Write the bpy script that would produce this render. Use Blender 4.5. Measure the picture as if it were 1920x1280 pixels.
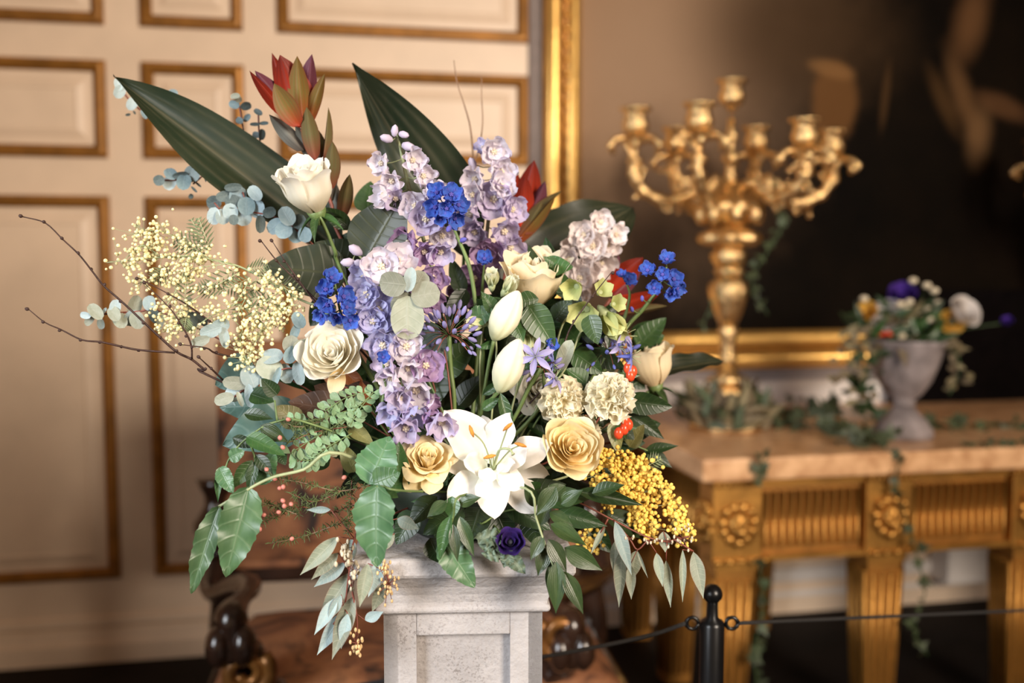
import bpy, math, random
from mathutils import Vector, Matrix, Quaternion
random.seed(7)
for o in list(bpy.data.objects):
    bpy.data.objects.remove(o, do_unlink=True)
scene = bpy.context.scene
COL = scene.collection
PI = math.pi

# ------------------------------------------------------------------ camera
CAM = Vector((0, 0, 1.5)); PITCH = math.radians(4.3); FPX = 1920 * 35 / 36.0
cd = bpy.data.cameras.new('camera'); cam = bpy.data.objects.new('camera', cd); COL.objects.link(cam)
cam.location = CAM; cam.rotation_euler = (PI / 2 - PITCH, 0, 0)
cd.lens = 35; cd.sensor_width = 36; cd.clip_start = 0.05
cd.dof.use_dof = True; cd.dof.focus_distance = 1.40; cd.dof.aperture_fstop = 1.8
scene.camera = cam
scene.cycles.max_bounces = 6; scene.cycles.diffuse_bounces = 3; scene.cycles.glossy_bounces = 3; scene.cycles.transmission_bounces = 3

# ------------------------------------------------------------------ light
scene.view_settings.view_transform = 'Standard'; scene.view_settings.look = 'None'
scene.view_settings.gamma = 1.0; scene.view_settings.exposure = 0.0
scene.view_settings.use_curve_mapping = False
wd = bpy.data.worlds.new('world'); scene.world = wd; wd.use_nodes = True
wd.node_tree.nodes['Background'].inputs[0].default_value = (0.95, 0.62, 0.34, 1)  # warm fill for the unseen room behind, raised to lift the lower-left wall
wd.node_tree.nodes['Background'].inputs[1].default_value = 0.3

def area(name, loc, target, sx, sy, power, col):
    l = bpy.data.lights.new(name, 'AREA'); l.shape = 'RECTANGLE'; l.size = sx; l.size_y = sy
    l.energy = power; l.color = col
    o = bpy.data.objects.new(name, l); COL.objects.link(o); o.location = loc
    o.rotation_euler = (Vector(target) - Vector(loc)).to_track_quat('-Z', 'Y').to_euler()
    return o
# tall window behind the camera to the right, and the window in the left wall
wr = area('window_light_right', (2.7, -2.0, 2.9), (-0.75, 3.9, 1.6), 1.3, 2.2, 150, (1.0, 0.86, 0.71)); wr.data.spread = math.radians(105)
wl = area('window_light_left', (-2.35, -0.95, 2.2), (0.03, 1.5, 1.15), 1.1, 1.9, 25, (0.90, 0.95, 1.0)); wl.data.spread = math.radians(62)

# ------------------------------------------------------------------ helpers
FWD = Vector((0, math.cos(PITCH), -math.sin(PITCH))); UP = Vector((0, math.sin(PITCH), math.cos(PITCH))); RT = Vector((1, 0, 0))
def ray(px, py): return FWD + RT * ((px - 960) / FPX) + UP * ((640 - py) / FPX)
def P(px, py, d): return CAM + ray(px, py) * d            # a point of the place, d metres deep
def atz(px, py, z):
    r = ray(px, py); return CAM + r * ((z - CAM.z) / r.z)
def mpp(d): return d / FPX
WM = {}
def link(o, parent=None, world=None):
    COL.objects.link(o)
    world = world or Matrix.Identity(4)
    WM[o.name] = world.copy()
    if parent is not None:
        o.parent = parent; o.matrix_parent_inverse = WM[parent.name].inverted(); o.matrix_basis = world
    else:
        o.matrix_basis = world
    return o
def tag(o, label, cat, group=None, kind=None):
    o['label'] = label; o['category'] = cat
    if group: o['group'] = group
    if kind: o['kind'] = kind
    return o
def thing(name, label, cat, loc, rotz=0, group=None):
    o = bpy.data.objects.new(name, None); o.empty_display_size = 0.05; o['kind'] = 'thing'
    link(o, None, Matrix.Translation(Vector(loc)) @ Matrix.Rotation(rotz, 4, 'Z'))
    return tag(o, label, cat, group)

class MB:
    def __init__(s): s.v = []; s.f = []; s.uv = []
    def add(s, v, f, uv=None):
        b = len(s.v); s.v += [tuple(x) for x in v]; s.f += [tuple(i + b for i in q) for q in f]
        s.uv += list(uv) if uv else [(0, 0)] * len(v)
        return s
    def box(s, c, h, R=None):
        R = R or Matrix.Identity(3); c = Vector(c)
        v = [c + R @ Vector((sx * h[0], sy * h[1], sz * h[2])) for sx in (-1, 1) for sy in (-1, 1) for sz in (-1, 1)]
        return s.add(v, [(0, 1, 3, 2), (4, 6, 7, 5), (0, 4, 5, 1), (2, 3, 7, 6), (0, 2, 6, 4), (1, 5, 7, 3)])
    def tube(s, pts, rad, n=6, cap=True):
        pts = [Vector(p) for p in pts]; m = len(pts)
        if not isinstance(rad, (list, tuple)): rad = [rad] * m
        v = []; prev = None
        for i, p in enumerate(pts):
            t = (pts[min(i + 1, m - 1)] - pts[max(i - 1, 0)])
            t = t.normalized() if t.length > 1e-9 else Vector((0, 0, 1))
            if prev is None:
                a = t.orthogonal().normalized()
            else:
                a = prev - t * prev.dot(t); a = a.normalized() if a.length > 1e-6 else t.orthogonal().normalized()
            prev = a; b = t.cross(a)
            for k in range(n):
                an = 2 * PI * k / n; v.append(p + (a * math.cos(an) + b * math.sin(an)) * rad[i])
        f = [(i * n + k, i * n + (k + 1) % n, (i + 1) * n + (k + 1) % n, (i + 1) * n + k) for i in range(m - 1) for k in range(n)]
        if cap: f += [tuple(range(n - 1, -1, -1)), tuple((m - 1) * n + k for k in range(n))]
        uv = [(k / n, i / max(1, m - 1)) for i in range(m) for k in range(n)]
        return s.add(v, f, uv)
    def lathe(s, prof, n=24, lobes=0, amp=0.0, c=(0, 0, 0), sq=False):
        v = []; cx, cy, cz = c
        for (r, z) in prof:
            for k in range(n):
                an = 2 * PI * k / n + (PI / 4 if sq else 0)
                rr = r * (1 + amp * math.cos(lobes * an)) if lobes else r
                v.append((cx + rr * math.cos(an), cy + rr * math.sin(an), cz + z))
        m = len(prof)
        f = [(i * n + k, i * n + (k + 1) % n, (i + 1) * n + (k + 1) % n, (i + 1) * n + k) for i in range(m - 1) for k in range(n)]
        f += [tuple(range(n - 1, -1, -1)), tuple((m - 1) * n + k for k in range(n))]
        return s.add(v, f)
    def ball(s, c, r, nu=8, nv=5, sc=(1, 1, 1)):
        c = Vector(c); v = [c + Vector((0, 0, r * sc[2]))]; f = []
        for i in range(1, nv):
            th = PI * i / nv
            for k in range(nu):
                ph = 2 * PI * k / nu
                v.append(c + Vector((r * sc[0] * math.sin(th) * math.cos(ph), r * sc[1] * math.sin(th) * math.sin(ph), r * sc[2] * math.cos(th))))
        v.append(c - Vector((0, 0, r * sc[2])))
        for k in range(nu): f.append((0, 1 + k, 1 + (k + 1) % nu))
        for i in range(nv - 2):
            for k in range(nu): f.append((1 + i * nu + k, 1 + (i + 1) * nu + k, 1 + (i + 1) * nu + (k + 1) % nu, 1 + i * nu + (k + 1) % nu))
        L = len(v) - 1; b = 1 + (nv - 2) * nu
        for k in range(nu): f.append((L, b + (k + 1) % nu, b + k))
        return s.add(v, f)
    def sweep(s, rect, prof):
        """rectangular frame in the XZ plane (x0,z0,x1,z1); profile of (inset, height towards -Y)"""
        x0, z0, x1, z1 = rect; v = []
        for (i, h) in prof:
            v += [(x0 + i, -h, z0 + i), (x1 - i, -h, z0 + i), (x1 - i, -h, z1 - i), (x0 + i, -h, z1 - i)]
        f = [(j * 4 + k, j * 4 + (k + 1) % 4, (j + 1) * 4 + (k + 1) % 4, (j + 1) * 4 + k) for j in range(len(prof) - 1) for k in range(4)]
        return s.add(v, f)
    def mesh(s, name, mat, smooth=True):
        me = bpy.data.meshes.new(name); me.from_pydata(s.v, [], s.f)
        if any(u != (0, 0) for u in s.uv):
            l = me.uv_layers.new(name='UVMap')
            for lp in me.loops: l.data[lp.index].uv = s.uv[lp.vertex_index]
        if smooth:
            me.polygons.foreach_set('use_smooth', [True] * len(me.polygons))
        if mat: me.materials.append(mat)
        me.update(); return me
    def build(s, name, mat, parent=None, world=None, smooth=True, bevel=0, kind=None):
        o = bpy.data.objects.new(name, s.mesh(name, mat, smooth)); link(o, parent, world)
        if bevel:
            b = o.modifiers.new('bevel', 'BEVEL'); b.width = bevel; b.segments = 2; b.limit_method = 'ANGLE'
            for p in o.data.polygons: p.use_smooth = False
        if kind: o['kind'] = kind
        return o
def inst(name, me, parent, world):
    return link(bpy.data.objects.new(name, me), parent, world)
def grid(fn, ns, nt):
    v = []; uv = []; f = []
    for j in range(nt + 1):
        for i in range(ns + 1):
            sx = -1 + 2 * i / ns; t = j / nt
            v.append(fn(sx, t)); uv.append((0.5 + 0.5 * sx * 0.98 + 1e-4, t * 0.98 + 0.01))
    for j in range(nt):
        for i in range(ns):
            a = j * (ns + 1) + i; f.append((a, a + 1, a + ns + 2, a + ns + 1))
    return v, f, uv
def bez(p, n=12):
    """smooth curve through the points p (Catmull-Rom)"""
    p = [Vector(q) for q in p]; q = [p[0] * 2 - p[1]] + p + [p[-1] * 2 - p[-2]]; out = []
    for i in range(1, len(q) - 2):
        a, b, c, d = q[i - 1:i + 3]
        for k in range(n):
            t = k / n
            out.append(0.5 * ((2 * b) + (c - a) * t + (2 * a - 5 * b + 4 * c - d) * t * t + (3 * b - a - 3 * c + d) * t ** 3))
    return out + [p[-1]]
def axis_m(pos, z, s=1.0, spin=0.0):
    m = Matrix.Translation(Vector(pos)) @ Vector(z).to_track_quat('Z', 'Y').to_matrix().to_4x4() @ Matrix.Rotation(spin, 4, 'Z')
    sc = s if isinstance(s, (tuple, list)) else (s, s, s)
    return m @ Matrix.Diagonal((sc[0], sc[1], sc[2], 1))
def rv(k=1.0): return Vector((random.uniform(-k, k), random.uniform(-k, k), random.uniform(-k, k)))
def tocam(p): return (CAM - Vector(p)).normalized()

# ------------------------------------------------------------------ materials
def nt_new(name):
    m = bpy.data.materials.new(name); m.use_nodes = True; nt = m.node_tree; return m, nt, nt.nodes, nt.links, nt.nodes['Principled BSDF']
def rgb(c): return (c[0], c[1], c[2], 1)
def mixc(N, L, fac, a, b):
    x = N.new('ShaderNodeMix'); x.data_type = 'RGBA'
    if hasattr(fac, 'is_linked'): L.new(fac, x.inputs[0])
    else: x.inputs[0].default_value = fac
    for k, c in ((6, a), (7, b)):
        if hasattr(c, 'is_linked'): L.new(c, x.inputs[k])
        else: x.inputs[k].default_value = rgb(c)
    return x.outputs[2]
def math_n(N, L, op, a, b=None, c=None):
    x = N.new('ShaderNodeMath'); x.operation = op
    for k, q in enumerate((a, b, c)):
        if q is None: continue
        if hasattr(q, 'is_linked'): L.new(q, x.inputs[k])
        else: x.inputs[k].default_value = q
    return x.outputs[0]
def ramp(N, L, fac, stops):
    r = N.new('ShaderNodeValToRGB'); L.new(fac, r.inputs[0]); e = r.color_ramp.elements
    while len(e) < len(stops): e.new(0.5)
    for el, (p, c) in zip(e, stops): el.position = p; el.color = rgb(c)
    return r.outputs[0]
def noise(N, L, scale, detail=4, rough=0.55, coord='Object', dist=0):
    tc = N.new('ShaderNodeTexCoord'); n = N.new('ShaderNodeTexNoise'); n.inputs['Scale'].default_value = scale
    n.inputs['Detail'].default_value = detail; n.inputs['Roughness'].default_value = rough; n.inputs['Distortion'].default_value = dist
    L.new(tc.outputs[coord], n.inputs['Vector']); return n.outputs['Fac']
def bump(N, L, B, h, strength, dist=0.01):
    b = N.new('ShaderNodeBump'); b.inputs['Strength'].default_value = strength; b.inputs['Distance'].default_value = dist
    L.new(h, b.inputs['Height']); L.new(b.outputs[0], B.inputs['Normal'])
def M(name, c, rough=0.5, metal=0.0, var=0.2, scale=20, bmp=0.0, spec=0.5, coord='Object', c2=None, bscale=None, coat=0):
    m, nt, N, L, B = nt_new(name)
    f = noise(N, L, scale, coord=coord)
    lo = tuple(x * (1 - var) for x in c); hi = c2 or tuple(min(1, x * (1 + var)) for x in c)
    L.new(ramp(N, L, f, [(0.3, lo), (0.7, hi)]), B.inputs['Base Color'])
    B.inputs['Roughness'].default_value = rough; B.inputs['Metallic'].default_value = metal
    B.inputs['Specular IOR Level'].default_value = spec; B.inputs['Coat Weight'].default_value = coat
    if bmp: bump(N, L, B, noise(N, L, bscale or scale * 3, 6, coord=coord), bmp)
    return m
def LEAF(name, c, c2, vein, nv=7, vs=0.35, rough=0.42, slant=1.2, trans=0.12, par=False, spec=0.5, rim=None):
    """leaf colour with midrib and side veins following the blade (UV), small per-leaf variation"""
    m, nt, N, L, B = nt_new(name)
    uvn = N.new('ShaderNodeUVMap'); sp = N.new('ShaderNodeSeparateXYZ'); L.new(uvn.outputs[0], sp.inputs[0])
    s = math_n(N, L, 'MULTIPLY', math_n(N, L, 'ABSOLUTE', math_n(N, L, 'SUBTRACT', sp.outputs[0], 0.5)), 2.0)
    mid = math_n(N, L, 'SUBTRACT', 1.0, math_n(N, L, 'SMOOTH_MIN', math_n(N, L, 'MULTIPLY', s, 14.0), 1.0, 0.2)); 
    if par:
        w = math_n(N, L, 'SINE', math_n(N, L, 'MULTIPLY', sp.outputs[0], nv * 2 * PI))
    else:
        w = math_n(N, L, 'SINE', math_n(N, L, 'MULTIPLY', math_n(N, L, 'SUBTRACT', math_n(N, L, 'MULTIPLY', sp.outputs[1], nv), math_n(N, L, 'MULTIPLY', math_n(N, L, 'POWER', s, 1.3), slant)), 2 * PI))
    side = math_n(N, L, 'POWER', math_n(N, L, 'ABSOLUTE', math_n(N, L, 'MULTIPLY_ADD', w, 0.5, 0.5)), 16.0 if not par else 2.0)
    if par: side = math_n(N, L, 'MULTIPLY', side, ramp(N, L, noise(N, L, 2.2, 4, 0.6), [(0.42, (0, 0, 0)), (0.62, (1, 1, 1))]))
    mask = math_n(N, L, 'MAXIMUM', math_n(N, L, 'MAXIMUM', mid, 0.0), math_n(N, L, 'MULTIPLY', side, 0.6))
    base = ramp(N, L, noise(N, L, 3.0, 3), [(0.3, c), (0.72, c2)])
    oi = N.new('ShaderNodeObjectInfo')
    h = N.new('ShaderNodeHueSaturation'); L.new(base, h.inputs['Color'])
    L.new(math_n(N, L, 'MULTIPLY_ADD', oi.outputs['Random'], 0.5, 0.78), h.inputs['Value'])
    L.new(math_n(N, L, 'MULTIPLY_ADD', oi.outputs['Random'], 0.03, 0.485), h.inputs['Hue'])
    colr = mixc(N, L, math_n(N, L, 'MULTIPLY', mask, vs), h.outputs[0], vein)
    if rim:
        colr = mixc(N, L, math_n(N, L, 'POWER', s, 14.0), colr, rim)
    L.new(colr, B.inputs['Base Color']); B.inputs['Roughness'].default_value = rough; B.inputs['Specular IOR Level'].default_value = spec
    bump(N, L, B, mask, 0.2, 0.003)
    if trans:
        t = N.new('ShaderNodeBsdfTranslucent'); L.new(colr, t.inputs[0]); x = N.new('ShaderNodeMixShader'); x.inputs[0].default_value = trans
        L.new(B.outputs[0], x.inputs[1]); L.new(t.outputs[0], x.inputs[2]); L.new(x.outputs[0], N['Material Output'].inputs[0])
    return m
def PETAL(name, base, tip, mid=None, trans=0.35, rough=0.65, streak=0.10, edge=None):
    m, nt, N, L, B = nt_new(name)
    uvn = N.new('ShaderNodeUVMap'); sp = N.new('ShaderNodeSeparateXYZ'); L.new(uvn.outputs[0], sp.inputs[0])
    stops = [(0.0, base), (1.0, tip)] if mid is None else [(0.0, base), (0.5, mid), (1.0, tip)]
    colr = ramp(N, L, sp.outputs[1], stops)
    oi = N.new('ShaderNodeObjectInfo'); h = N.new('ShaderNodeHueSaturation'); L.new(colr, h.inputs['Color'])
    L.new(math_n(N, L, 'MULTIPLY_ADD', oi.outputs['Random'], 0.2, 0.88), h.inputs['Value'])
    w = math_n(N, L, 'SINE', math_n(N, L, 'MULTIPLY', sp.outputs[0], 40.0))
    colr = mixc(N, L, math_n(N, L, 'MULTIPLY', math_n(N, L, 'MULTIPLY_ADD', w, 0.5, 0.5), streak), h.outputs[0], base)
    if edge:
        s = math_n(N, L, 'MULTIPLY', math_n(N, L, 'ABSOLUTE', math_n(N, L, 'SUBTRACT', sp.outputs[0], 0.5)), 2.0)
        colr = mixc(N, L, math_n(N, L, 'MULTIPLY', math_n(N, L, 'POWER', s, 5.0), 0.6), colr, edge)
    L.new(colr, B.inputs['Base Color']); B.inputs['Roughness'].default_value = rough; B.inputs['Specular IOR Level'].default_value = 0.12
    bump(N, L, B, w, 0.05, 0.002)
    t = N.new('ShaderNodeBsdfTranslucent'); L.new(colr, t.inputs[0]); x = N.new('ShaderNodeMixShader'); x.inputs[0].default_value = trans
    L.new(B.outputs[0], x.inputs[1]); L.new(t.outputs[0], x.inputs[2]); L.new(x.outputs[0], N['Material Output'].inputs[0])
    return m

cream = M('painted_panelling', (0.80, 0.625, 0.47), 0.45, var=0.05, scale=6)
giltmould = M('gilt_moulding', (0.32, 0.14, 0.025), 0.45, metal=0.4, var=0.25, scale=14)
giltframe = M('gilt_frame', (0.88, 0.53, 0.16), 0.33, metal=0.85, var=0.12, scale=9, bmp=0.15, bscale=60)
gilttable = M('gilt_table', (0.46, 0.225, 0.05), 0.36, metal=0.75, var=0.3, scale=11, bmp=0.25, bscale=80)
giltbrass = M('gilt_bronze', (0.80, 0.52, 0.25), 0.22, metal=0.95, var=0.35, scale=25, bmp=0.7, bscale=55)
floorm = M('dark_floor', (0.008, 0.005, 0.004), 0.7, var=0.4, scale=5, spec=0.15)
ceilm = M('ceiling_plaster', (0.40, 0.32, 0.24), 0.8, var=0.04)
roomm = M('room_wall_paint', (0.34, 0.17, 0.065), 0.7, var=0.05)
stonem = M('pale_stone', (0.37, 0.345, 0.34), 0.85, var=0.14, scale=9, bmp=0.3, bscale=120, c2=(0.50, 0.47, 0.465))
def speckle(m, scale, thr, dark, amt):
    """small dark pits and patches of stain on stone"""
    nt = m.node_tree; N, L = nt.nodes, nt.links; B = N['Principled BSDF']; src = B.inputs['Base Color'].links[0].from_socket
    f = noise(N, L, scale, 3, 0.6); f2 = noise(N, L, 7, 5, 0.6)
    k = ramp(N, L, f, [(thr, (0, 0, 0)), (thr + 0.06, (1, 1, 1))]); k2 = ramp(N, L, f2, [(0.45, (0, 0, 0)), (0.75, (1, 1, 1))])
    fac = math_n(N, L, 'MULTIPLY', math_n(N, L, 'ADD', math_n(N, L, 'MULTIPLY', k, k2), math_n(N, L, 'MULTIPLY', k2, 0.22)), amt)
    L.new(mixc(N, L, fac, src, dark), B.inputs['Base Color'])
speckle(stonem, 260, 0.54, (0.12, 0.10, 0.09), 0.65)
marblem = M('peach_marble', (0.62, 0.31, 0.14), 0.3, var=0.3, scale=16, c2=(0.80, 0.49, 0.27))
urnm = M('weathered_lead', (0.20, 0.165, 0.165), 0.75, var=0.35, scale=14, bmp=0.4, c2=(0.33, 0.28, 0.28))
blackm = M('black_metal', (0.004, 0.004, 0.0045), 0.3, var=0.2, spec=0.35)
ropem = M('black_rope', (0.015, 0.013, 0.012), 0.7, var=0.3, scale=200, bmp=0.5)
darkwood = M('dark_carved_wood', (0.022, 0.010, 0.006), 0.22, var=0.5, scale=12, coat=0.3)
giltwood = M('rubbed_gilt_wood', (0.22, 0.09, 0.02), 0.35, metal=0.45, var=0.5, scale=20)
blackpan = M('black_panel', (0.003, 0.002, 0.002), 0.9, var=0.3, spec=0.05)
whitem = M('white_painted_wood', (0.80, 0.74, 0.70), 0.5, var=0.05)
stemg = M('stem_green', (0.13, 0.19, 0.06), 0.5, var=0.25, scale=40)
stemd = M('stem_dark_green', (0.035, 0.07, 0.02), 0.5, var=0.3, scale=40)
stempale = M('stem_pale_green', (0.34, 0.38, 0.20), 0.5, var=0.2, scale=40)
stemred = M('stem_red', (0.20, 0.055, 0.035), 0.5, var=0.3, scale=40)
twigm = M('birch_twig', (0.045, 0.018, 0.013), 0.5, var=0.4, scale=60, bmp=0.3)
twigp = M('pale_twig', (0.22, 0.13, 0.08), 0.6, var=0.3, scale=60)
bowlm = M('flower_bowl_glaze', (0.02, 0.03, 0.02), 0.5, var=0.2)
# ------------------------------------------------------------------ the room
WA = math.radians(11.2); WD = 4.0
WU = Vector((math.cos(WA), math.sin(WA), 0)); WN = Vector((math.sin(WA), -math.cos(WA), 0)); W0 = Vector((0, WD, 0))
WALL = Matrix.Translation(W0) @ Matrix.Rotation(WA, 4, 'Z')
def wpt(px, py, off=0.0):
    """pixel -> (x along the wall, height) on the wall plane moved off metres into the room"""
    r = ray(px, py); o = W0 + WN * off
    t = (o - CAM).dot(WN) / r.dot(WN); q = CAM + r * t
    return (q - W0).dot(WU), q.z
def struct(name, mb, mat, parent=None, world=None, bevel=0):
    o = mb.build(name, mat, parent, world, smooth=False, bevel=bevel)
    if parent is None: o['kind'] = 'structure'
    return o
fl = struct('floor', MB().box((0.4, 1.2, -0.05), (5.2, 4.6, 0.05)), floorm)
struct('ceiling', MB().box((0.4, 1.2, 3.75), (5.2, 4.6, 0.05)), ceilm)
wall = struct('wall_back', MB().box((0.3, 0.075, 1.85), (4.6, 0.06, 1.85)), cream, None, WALL)
struct('wall_left', MB().box((-3.45, 0.6, 1.85), (0.06, 3.6, 1.85)), roomm)
struct('wall_right', MB().box((4.2, 0.9, 1.85), (0.06, 3.9, 1.85)), roomm)
# panelling: each panel has a gilt moulding and a raised inner field; wall face is at local y=0.015
def panel(x0, z0, x1, z1, mw=0.042):
    pf = [(0.0, -0.016), (0.0, 0.004), (0.010, 0.014), (0.022, 0.016), (0.034, 0.006), (mw, 0.0), (mw, -0.012)]
    m = MB().sweep((x0, z0, x1, z1), pf).build('moulding', giltmould, wall, WALL, smooth=False)
    i = mw
    p = MB().sweep((x0 + i, z0 + i, x1 - i, z1 - i), [(0, -0.016), (0, -0.010), (0.03, -0.008), (0.045, -0.001), (0.06, 0.003), (0.066, 0.0)])
    b = len(p.v); p.f.append((b - 4, b - 3, b - 2, b - 1))
    p.build('panel', cream, wall, WALL, smooth=False)
def pnl(l, t, r, b, mid_t=None):
    x0 = wpt(l, (t + b) / 2)[0]; x1 = wpt(r, (t + b) / 2)[0]
    z1 = wpt((l + r) / 2, t)[1]; z0 = wpt((l + r) / 2, b)[1]
    panel(x0, z0, x1, z1)
cols = [(-330, 200), (268, 458), (524, 990)]
rows = [(-330, 45), (114, 298), (371, 1090)]
xs = [(wpt(-330, 300)[0], wpt(199, 200)[0]), (wpt(267, 200)[0], wpt(458, 200)[0]), (wpt(523, 200)[0], wpt(990, 200)[0])]
zt = [(wpt(100, 41)[1], None), (wpt(100, 109)[1], wpt(100, 293)[1]), (wpt(100, 366)[1], wpt(100, 1090)[1])]
for (x0, x1) in xs:
    panel(x0, zt[0][0], x1, zt[0][0] + 0.75)
    panel(x0, zt[1][1], x1, zt[1][0])
    panel(x0, zt[2][1], x1, zt[2][0])
fp = MB().box(((wpt(992, 300)[0] + 4.4) / 2, 0.010, (wpt(1500, 713)[1] + 3.6) / 2), ((4.4 - wpt(992, 300)[0]) / 2, 0.008, (3.6 - wpt(1500, 713)[1]) / 2)).build('grey_wall_panel', M('mauve_grey_wall_panel', (0.23, 0.19, 0.18), 0.8, var=0.1, scale=30), wall, WALL, smooth=False)  # flat mauve grey panel reaching past the frame's left and lower edges
# dado: skirting with stepped mouldings running the whole wall
sk = MB()
zb = wpt(100, 1160)[1]
prof = [(0.0, zb), (0.012, zb - 0.01), (0.016, zb - 0.035), (0.006, zb - 0.05), (0.012, zb - 0.055), (0.018, 0.09), (0.03, 0.07), (0.03, 0.0)]
v = []; f = []
for (h, z) in prof: v += [(-4.2, 0.015 - h, z), (4.6, 0.015 - h, z)]
for k in range(len(prof) - 1): f.append((2 * k, 2 * k + 1, 2 * k + 3, 2 * k + 2))
sk.add(v, f); struct('baseboard_back', sk, cream, None, WALL)
# chair rail seen between the picture frame and the table
cr = MB(); zc = wpt(1500, 712)[1]; x0 = wpt(1010, 700)[0]
v = []; f = []; prof = [(0.0, zc + 0.005), (0.05, zc - 0.005), (0.075, zc - 0.03), (0.075, zc - 0.10), (0.03, zc - 0.12), (0.0, zc - 0.13)]
for (h, z) in prof: v += [(x0, 0.015 - h, z), (4.6, 0.015 - h, z)]
for k in range(len(prof) - 1): f.append((2 * k, 2 * k + 1, 2 * k + 3, 2 * k + 2))
cr.add(v, f); struct('trim_1', cr, whitem, None, WALL)
# mouldings of the dado under the table
for k, (py, hh) in enumerate([(1075, 0.03), (1110, 0.012)]):
    z = wpt(1510, py)[1]
    struct('trim_%d' % (k + 2), MB().box((2.4, 0.003, z), (2.2, 0.018, hh)), whitem, None, WALL, 0.006)
pw0, pz0 = wpt(1738, 1165); pw1, pz1 = wpt(1832, 1000)
pl = tag(MB().box(((pw0 + pw1) / 2, -0.07, 0.24 + (pz1 + 0.10) / 2 - 0.12), ((pw1 - pw0) / 2, 0.07, (pz1 + 0.10) / 2)).build('wall_plinth', whitem, None, WALL, smooth=False, bevel=0.008),
    'white boxed plinth on the wall seen between the gilt table legs', 'plinth')

# ------------------------------------------------------------------ painting
fx, _ = wpt(1018, 200); _, fz = wpt(1300, 690); fx1 = fx + 2.6; fz1 = 3.35
pic = thing('painting', 'huge dark brown oil painting in a gilt frame above the table', 'painting', WALL @ Vector((fx + 1.3, 0.0, fz)), WA)
WPIC = WALL @ Matrix.Translation((0, 0.012, 0))
MB().sweep((fx, fz, fx1, fz1), [(0, 0.0), (0, 0.055), (0.012, 0.072), (0.035, 0.080), (0.056, 0.070), (0.066, 0.045)]).build('outer_moulding', giltframe, pic, WPIC)
MB().sweep((fx, fz, fx1, fz1), [(0.066, 0.045), (0.072, 0.036), (0.092, 0.034), (0.096, 0.042)]).build('frieze', giltmould, pic, WPIC)
MB().sweep((fx, fz, fx1, fz1), [(0.096, 0.042), (0.105, 0.056), (0.125, 0.054), (0.140, 0.034), (0.152, 0.026), (0.155, 0.012)]).build('inner_moulding', giltframe, pic, WPIC)
bd = MB()
n = 34
for k in range(n): bd.ball((fx + 0.092, -0.044, fz + 0.2 + k * (fz1 - fz - 0.3) / n), 0.010, 6, 4, (0.8, 0.8, 1.7))
bd.build('frame_beads', giltframe, pic, WPIC, kind='stuff')
# canvas: painted tones only (a dark interior with pale figures), flat
m, nt, N, L, B = nt_new('dark_oil_painting')
tc = N.new('ShaderNodeTexCoord'); sp = N.new('ShaderNodeSeparateXYZ'); L.new(tc.outputs['Object'], sp.inputs[0])
def blob(cx, cz, rx, rz, ang=0.0, soft=0.5):
    mp = N.new('ShaderNodeMapping'); mp.vector_type = 'TEXTURE'
    mp.inputs['Location'].default_value = (cx, 0, cz); mp.inputs['Rotation'].default_value = (0, ang, 0); mp.inputs['Scale'].default_value = (rx, 10, rz)
    L.new(tc.outputs['Object'], mp.inputs[0])
    ln = N.new('ShaderNodeVectorMath'); ln.operation = 'LENGTH'; L.new(mp.outputs[0], ln.inputs[0])
    d = math_n(N, L, 'MULTIPLY_ADD', noise(N, L, 9, 3), 0.35, math_n(N, L, 'SUBTRACT', ln.outputs['Value'], 0.17))
    mr = N.new('ShaderNodeMapRange'); mr.interpolation_type = 'SMOOTHSTEP'; L.new(d, mr.inputs[0])
    mr.inputs[1].default_value = 1.0 + soft; mr.inputs[2].default_value = 1.0 - soft; return mr.outputs[0]
def pw(px, py): return wpt(px, py)
c = ramp(N, L, noise(N, L, 2.5, 4), [(0.3, (0.002, 0.0014, 0.001)), (0.75, (0.008, 0.0045, 0.0022))])
def put(c, px, py, rx, rz, col, ang=0.0, soft=0.5, amt=1.0):
    x, z = pw(px, py); f = math_n(N, L, 'MULTIPLY', blob(x, z, rx * 0.0022, rz * 0.0022, ang, soft), amt)
    return mixc(N, L, f, c, col)
c = put(c, 1090, 20, 330, 400, (0.34, 0.21, 0.125), 0.35, 0.85, 0.95)
c = put(c, 1210, 110, 130, 150, (0.34, 0.225, 0.145), 0.2, 0.8, 0.7)
c = put(c, 1500, 60, 180, 120, (0.055, 0.03, 0.014), 0, 0.7, 0.8)
c = put(c, 1565, 190, 46, 75, (0.15, 0.068, 0.022), 0, 0.25, 0.8)
c = put(c, 1560, 130, 45, 16, (0.22, 0.11, 0.04), 0.2, 0.4, 0.7)
c = put(c, 1820, 40, 30, 70, (0.16, 0.075, 0.03), 0.25, 0.8, 0.7)
c = put(c, 1770, 190, 16, 60, (0.09, 0.045, 0.016), -0.5, 0.8, 0.6)
c = put(c, 1805, 180, 20, 75, (0.15, 0.075, 0.03), -0.4, 0.8, 0.7)
c = put(c, 1835, 250, 24, 50, (0.18, 0.095, 0.04), 0.1, 0.8, 0.7)
c = put(c, 1880, 200, 60, 20, (0.13, 0.06, 0.025), 0.3, 0.6, 0.6)
c = put(c, 1660, 180, 8, 60, (0.08, 0.04, 0.015), 0.1, 0.5, 0.6)
L.new(c, B.inputs['Base Color']); B.inputs['Roughness'].default_value = 0.6; B.inputs['Specular IOR Level'].default_value = 0.05
bump(N, L, B, noise(N, L, 120, 4), 0.15, 0.003)
MB().add([(fx + 0.15, -0.012, fz + 0.15), (fx1 - 0.15, -0.012, fz + 0.15), (fx1 - 0.15, -0.012, fz1 - 0.15), (fx + 0.15, -0.012, fz1 - 0.15)], [(0, 1, 2, 3)]).build('canvas', m, pic, WPIC, smooth=False)

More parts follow.
